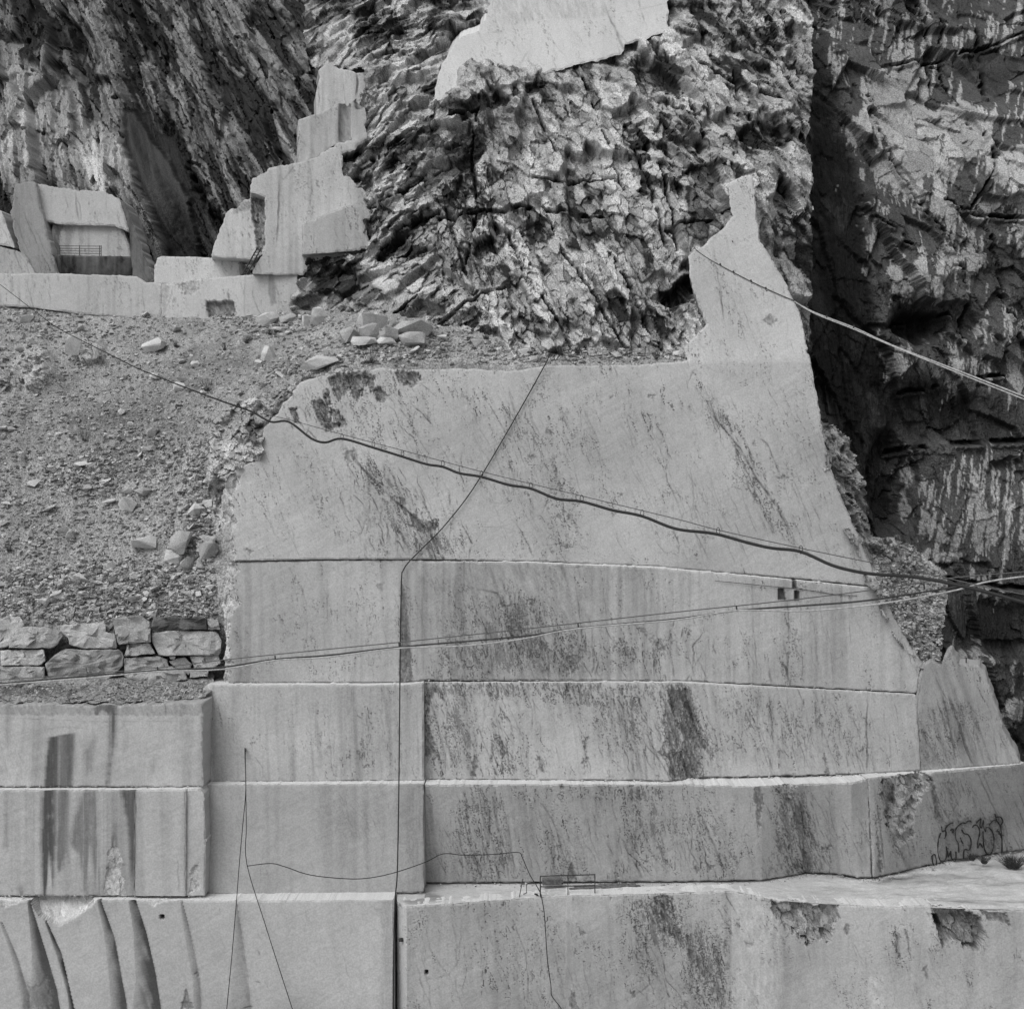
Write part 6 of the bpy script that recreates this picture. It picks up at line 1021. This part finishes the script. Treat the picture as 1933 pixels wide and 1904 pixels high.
cable('', '', [(1310, 468), (1340, 490), (1417, 531), (1469, 555), (1500, 568)], lambda x, y: Ys(x, y) - 0.06, 0.022, M_STEEL, sp, 'dark_wire')
for x, y in ((1359, 501), (1384, 515), (1417, 532), (1445, 546), (1500, 569), (1560, 599), (1611, 618)):
    o = bar('clamp', atv(x, y - 4, float(Ys(x, 0)) - 0.1), atv(x + 3, y + 4, float(Ys(x, 0)) - 0.1), 0.07, 0.07, M_STEEL); set_parent(o, sp)
def Yl(x, y):
    return np.where(y < 1058, Y1(x, y) - 0.14, np.interp(y, [1058, 1092, 1290, 1480, 1690, 1990], [71.0, 70.6, 69.0, 67.2, 65.5, 64.8]))
cable('drop_line', 'long black line dropping from the top of the big wall, bent at the second bench', [(1034, 663), (1029, 688), (908.6, 898), (845, 985), (800, 1032), (770.5, 1062), (761, 1077), (758, 1091), (756, 1180), (755, 1276), (753, 1480), (750, 1644), (746, 1696), (743, 1800), (742, 1985)], lambda x, y: np.where(y < 700, Y1(x, 700) - 0.2, Yl(x, y)), 0.032, M_HOSE)
cb5 = tag(empty('hanging_wire', tuple(atv(464, 1416, 68.2))), 'thin black wires hanging from a pin in the third bench, forked below', 'wire')
Yw = lambda x, y: np.interp(y, [1410, 1480, 1630, 1695, 1990], [68.55, 67.2, 66.3, 65.3, 64.6])
cable('', '', [(463, 1416), (464, 1482), (465, 1560), (466, 1630), (500, 1742), (530, 1836), (552, 1904), (575, 1980)], Yw, 0.02, M_HOSE, cb5, 'strand')
cable('', '', [(462, 1418), (464, 1489), (458, 1560), (452, 1627), (447, 1692), (438, 1800), (428, 1904), (421, 1985)], lambda x, y: Yw(x, y) - 0.06, 0.02, M_HOSE, cb5, 'strand')
o = bar('pin', atv(463, 1412, 68.8), atv(463, 1417, 68.3), 0.09, 0.09, M_STEEL); set_parent(o, cb5)
br = lambda x, y: np.where(x < 800, np.interp(x, [466, 750, 800], [66.3, 66.2, 66.8]), np.where(y < 1660, np.interp(x, [800, 836, 978, 1000, 1019], [66.8, 67.9, 68.1, 67.6, 66.4]), np.interp(y, [1660, 1690, 1990], [66.8, 66.3, 65.7])))
cable('black_cord', 'slack black cord looping along the foot of the fourth bench to the railing', [(466, 1634), (511, 1629), (540, 1636), (587, 1651), (657, 1658), (700, 1656), (746, 1646), (802, 1627), (836, 1611), (870, 1613), (902, 1613), (945, 1611), (978, 1608), (986, 1618), (1000, 1650), (1019, 1682), (1024, 1702), (1028, 1730), (1033, 1806), (1040, 1860), (1042, 1879), (1060, 1904), (1075, 1940)], br, 0.022, M_HOSE)
cable('short_wire', 'short thin wire strung past the two sockets of the second bench', [(1350, 1096), (1440, 1105), (1512, 1112), (1580, 1122), (1618, 1124)], lambda x, y: Y2(x, y) - 0.06, 0.016, M_STEEL)

# ---------------------------------------------------------------- railings, ladder, planks, pins
rl = tag(empty('railing', tuple(atv(1072, 1688, 66.6))), 'rusty guard rail at the lip of the lowest ledge', 'railing')
for a, b, w in (((1020, 1654, 66.5), (1020, 1692, 66.5), 0.06), ((1123, 1650, 66.7), (1123, 1688, 66.7), 0.05), ((1072, 1652, 66.6), (1072, 1689, 66.6), 0.04)): set_parent(bar('post', atv(*a), atv(*b), w, w, M_STEEL), rl)
for a, b in (((1019, 1653, 66.5), (1124, 1650, 66.7)), ((1020, 1673, 66.5), (1123, 1670.5, 66.7))): set_parent(bar('rail', atv(*a), atv(*b), 0.045, 0.045, M_STEEL), rl)
pp = tag(empty('board_stack', tuple(atv(1043, 1666, 68.2))), 'low stack of dark boards against the wall behind the railing', 'boards')
for k in range(5): set_parent(bar('board', atv(1024, 1668 - k * 2.6, 68.0), atv(1062 - (k % 2) * 3, 1667.6 - k * 2.6, 68.1), 0.35, 0.055, M_WOOD), pp)
for i, (a, b, lab) in enumerate((((1075, 1677, 67.3), (1208, 1671, 68.1), 'long plank lying on the ledge right of the railing, nearest the lip'), ((1084, 1672.5, 67.9), (1180, 1670, 68.3), 'plank on the ledge behind the longest plank'), ((1130, 1670, 68.3), (1200, 1668, 68.5), 'short plank against the wall right of the railing'))):
    tag(bar('plank', atv(*a), atv(*b), 0.22, 0.07, M_WOOD), lab, 'plank')
tag(bar('rod', atv(987, 1658, 67.3), atv(980, 1694, 66.5), 0.035, 0.035, M_STEEL), 'thin rod leaning on the ledge left of the railing', 'rod')
st_ = tag(empty('stake', tuple(atv(994, 1685, 66.9))), 'short upright stake between the leaning rod and the railing', 'stake'); set_parent(bar('shaft', atv(994, 1668, 66.9), atv(994, 1685, 66.9), 0.035, 0.035, M_STEEL), st_); set_parent(bar('foot', atv(988, 1687, 66.9), atv(995, 1684, 66.9), 0.05, 0.03, M_STEEL), st_)
place('rock', rock_mesh('dk', 14, (1, 1, .6), .5, M_STEEL, 611), atv(1013, 1688, 66.6), 0.14, 0.12, 0.09, (0, 0.4, 0), 'small dark lump lying at the left post of the lower railing', 'lump')
pin = tag(empty('steel_pin', tuple(atv(617, 1054, 71.3))), 'upright steel pin standing on the ledge of the second bench', 'pin'); set_parent(bar('shaft', atv(617, 1029, 71.3), atv(617, 1055, 71.3), 0.05, 0.05, M_STEEL), pin); set_parent(bar('head', atv(615.3, 1030, 71.3), atv(618.7, 1030, 71.3), 0.08, 0.08, M_STEEL), pin); set_parent(bar('base', atv(616, 1052, 71.3), atv(618.5, 1052, 71.3), 0.1, 0.12, M_STEEL), pin)
bl = tag(empty('anchor_bolt', tuple(atv(757, 1773, 65.4))), 'dark anchor bolt beside the upright slit of the lowest bench', 'bolt'); set_parent(bar('plate', atv(755, 1773, 65.35), atv(759, 1773, 65.2), 0.12, 0.18, M_STEEL), bl); set_parent(bar('rod', atv(752, 1772.5, 65.3), atv(758, 1772.5, 65.25), 0.05, 0.05, M_STEEL), bl)
tag(bar('post', atv(1824, 1253, 73.9), atv(1824, 1241, 73.9), 0.06, 0.06, M_STEEL), 'short dark post on the small shelf at the right end of the third bench', 'post')
r2 = tag(empty('railing', tuple(atv(150, 481, 100.2))), 'thin guard rail on the dark wall of the upper left terrace', 'railing')
for y in (464, 469, 473.5, 478): set_parent(bar('rail', atv(112, y, 100.3), atv(190, y + 1, 100.3), 0.035, 0.035, M_STEEL), r2)
for x in (112, 150, 188, 191): set_parent(bar('post', atv(x, 463.5, 100.3), atv(x, 483, 100.3), 0.045, 0.045, M_STEEL), r2)
ld = tag(empty('ladder', tuple(atv(459, 518, 93.2))), 'dark metal ladder leaning against the stepped marble pillar', 'ladder')
for dx in (0, 9): set_parent(bar('side_rail', atv(457 + dx, 519 - dx * 0.1, 92.7), atv(486 + dx * 0.8, 468, 93.7), 0.075, 0.075, M_STEEL), ld)
for k in range(9):
    t = (k + 0.5) / 9; set_parent(bar('rung', atv(457 + 29 * t, 519 - 51 * t, 92.7 + t), atv(466 + 28 * t, 518 - 50 * t, 92.7 + t), 0.055, 0.055, M_STEEL), ld)

# ---------------------------------------------------------------- spray painting on the right return of bench 4
ZG = (1662.4, 1469.0, 0.1421); gs = []
for st__ in ([(860, 690), (875, 640), (920, 600), (960, 588)], [(990, 690), (1020, 640), (1080, 590), (1130, 590), (1170, 560), (1205, 575)], [(800, 720), (772, 800), (760, 900), (765, 1000), (790, 1085), (830, 1105), (868, 1060), (880, 980), (872, 900)], [(810, 640), (820, 700), (860, 690), (870, 740), (850, 800)], [(930, 960), (940, 1050), (980, 1100), (1002, 1060), (1000, 970)], [(890, 960), (900, 1040), (920, 980)],
             [(1078, 680), (1110, 730), (1160, 740), (1195, 800), (1200, 880), (1180, 945), (1130, 940), (1105, 960), (1100, 1060)], [(990, 690), (1000, 800), (1030, 860), (1040, 980)], [(1220, 650), (1240, 620), (1280, 620), (1315, 680), (1310, 760), (1290, 840), (1290, 920), (1320, 860), (1352, 912)], [(1270, 590), (1332, 530), (1320, 620), (1340, 655), (1366, 550), (1370, 640), (1395, 705), (1402, 650), (1450, 660), (1490, 720), (1506, 800), (1500, 900), (1470, 990), (1430, 1008), (1390, 960), (1368, 870), (1360, 700)],
             [(1440, 620), (1480, 570), (1522, 552), (1560, 580), (1592, 640), (1602, 700), (1612, 800), (1612, 990)], [(1518, 470), (1540, 550), (1590, 620), (1622, 560), (1592, 510), (1540, 512)], [(1545, 690), (1580, 720), (1605, 790)], [(680, 1030), (700, 1138), (742, 1138), (722, 1010), (680, 1030)], [(930, 690), (950, 670), (970, 690), (955, 720)], [(1060, 780), (1075, 830), (1095, 860)], [(1190, 1000), (1200, 1040), (1240, 1050)]):
    P = smooth_path(Z3(st__, ZG), 4); W = at(P[:, 0], P[:, 1], Y4R(P[:, 0], P[:, 1]) - 0.02); gs.append(tube_geo(W, 0.03 + 0.016 * vn(P[:, 0] / 4, P[:, 1] / 4, 91), 5))
V, Q, T = join_geo(gs); tag(link('graffiti', mk_mesh('graffiti', V, Q, T), M_PAINT), 'black spray-painted bubble lettering on the right end of the fourth bench', 'graffiti')

# ---------------------------------------------------------------- dry shrubs and grass tufts
def shrub(name, p, h, n, spread, seed, label, cat, w=0.02, group=None):
    r = random.Random(seed); V = []; T = []
    for _ in range(n):
        a = r.uniform(0, 6.28); s = r.random() ** 0.7 * spread; hh = h * r.uniform(.45, 1); b = np.array(p) + np.array([math.cos(a) * s * .25, math.sin(a) * s * .25, -0.05]); tip = np.array(p) + np.array([math.cos(a) * s, math.sin(a) * s * .6, hh]); mid = (b + tip) / 2 + np.array([math.cos(a), 0, 0.3]) * h * 0.08 * r.uniform(-1, 1)
        for s0, s1, w0 in ((b, mid, w), (mid, tip, w * 0.6)):
            k = len(V); V += [s0 + np.array([-w0, 0, 0]), s0 + np.array([w0, 0, 0]), s0 + np.array([0, -w0, w0 * .5]), s1]; T += [[k, k + 1, k + 3], [k + 1, k + 2, k + 3], [k + 2, k, k + 3]]
    return tag(link(name, mk_mesh(name, np.array(V), None, np.array(T)), M_TWIG), label, cat, group)
shrub('bare_shrub', surf_d(702, 686) + np.array([0, -0.3, 0]), 1.15, 34, 0.8, 1, 'bare twiggy shrub in front of the boulder heap', 'shrub', 0.014)
for i, (x, y, h, n, lab) in enumerate(((163, 832, 0.9, 40, 'dry grass tuft on the middle of the bare scree'), (430, 800, 0.8, 40, 'dark weed by the chipped corner of the big wall'), (510, 632, 0.5, 60, 'dark tuft on the rubble under the large flat block'), (468, 648, 0.6, 50, 'tuft of weeds on the upper scree left of the boulder heap'), (425, 660, 0.5, 40, 'small tuft on the upper scree right of the bright slab'), (393, 738, 0.9, 40, 'upright weed just above the hose'), (335, 655, 0.5, 50, 'dark tuft beside the bright square-cut slab'), (1060, 672, 0.6, 90, 'dark grass patch at the top edge of the big wall'), (1090, 668, 0.5, 80, 'grass clump right of the line at the top of the big wall'), (1240, 678, 0.5, 60, 'low weeds at the top of the big wall near the pinnacle'), (920, 640, 0.9, 30, 'thin dry weed at the foot of the middle rock face'), (20, 1040, 0.7, 40, 'faint weed at the far left of the scree'))):
    shrub('grass_tuft', surf_d(x, y) + np.array([0, -0.2, 0]), h, n, h * 0.7, 10 + i, lab, 'grass', 0.013)
for i, (x, y, Y, h, n, sp_, lab) in enumerate(((1835, 1622, 71.6, 0.4, 120, 0.4, 'small dark grass tuft at the foot of the spray painting'), (1858, 1628, 71.2, 0.5, 140, 0.45, 'grass tuft between the small tuft and the big clump'), (1912, 1636, 70.8, 0.8, 420, 1.1, 'big dark grass clump on the lowest ledge at the right edge'))):
    shrub('grass_tuft', np.array(atv(x, y, Y)), h, n, sp_, 40 + i, lab, 'grass', 0.014)
shrub('thin_sapling', np.array(atv(231, 1320, 70.2)), 1.6, 12, 0.12, 60, 'thin bare stem standing before the block wall', 'shrub', 0.016)

# chips and dust that have gathered on the ledges
lp_ = []; ls_ = []
for pts_, Yo, n in ((o2, -0.12, 260), (bM, -0.15, 160), (bN, -0.2, 420), (bR, -0.2, 120), (bL, -0.15, 120), (bA, -0.15, 90), (bB, -0.25, 160), (bC, -0.6, 500), (bD, -0.6, 220), ([(430, 1057, 71.6), (1000, 1059, 71.6), (1640, 1106, 72.9)], -0.12, 260)):
    x = nr.uniform(pts_[0][0], pts_[-1][0], n); x = x + 14 * fbm(x / 30, x * 0, 2, 5); y = np.interp(x, [p[0] for p in pts_], [p[1] for p in pts_]); Y = np.interp(x, [p[0] for p in pts_], [p[2] for p in pts_])
    dy_ = nr.rand(n) ** 2 * Yo; p_ = at(x, y + 1.2, Y); p_[:, 1] += dy_; lp_.append(p_); ls_.append(0.015 + 0.07 * nr.rand(n) ** 4)
gravel('ledge_chips', 'small chips of marble lying along the ledges of the benches', np.concatenate(lp_), np.concatenate(ls_), 47, 0.2, 0.6)

# dry scrub clinging to the broken rock
r_ = random.Random(8); V = []; T = []
for _ in range(420):
    k_ = r_.random()
    if k_ < 0.5: x = r_.gauss(910, 40) + r_.uniform(-30, 30); y = r_.uniform(270, 640)
    elif k_ < 0.75: x = r_.gauss(1190, 50); y = r_.uniform(440, 660)
    else: x = r_.uniform(720, 1350); y = r_.uniform(200, 660)
    b0 = surf_b(x, y) + np.array([0, -0.1, 0])
    for _k in range(9):
        h_ = r_.uniform(0.2, 0.75); tip = b0 + np.array([r_.gauss(0.1, 0.25), -r_.uniform(0.05, 0.3), h_]); k = len(V); w_ = 0.012
        V += [b0 + np.array([-w_, 0, 0]), b0 + np.array([w_, 0, 0]), b0 + np.array([0, -w_, 0]), tip]; T += [[k, k + 1, k + 3], [k + 1, k + 2, k + 3], [k + 2, k, k + 3]]
tag(link('scrub', mk_mesh('scrub', np.array(V), None, np.array(T)), M_TWIG), 'dry scrub clinging to the middle rock face', kind='stuff')
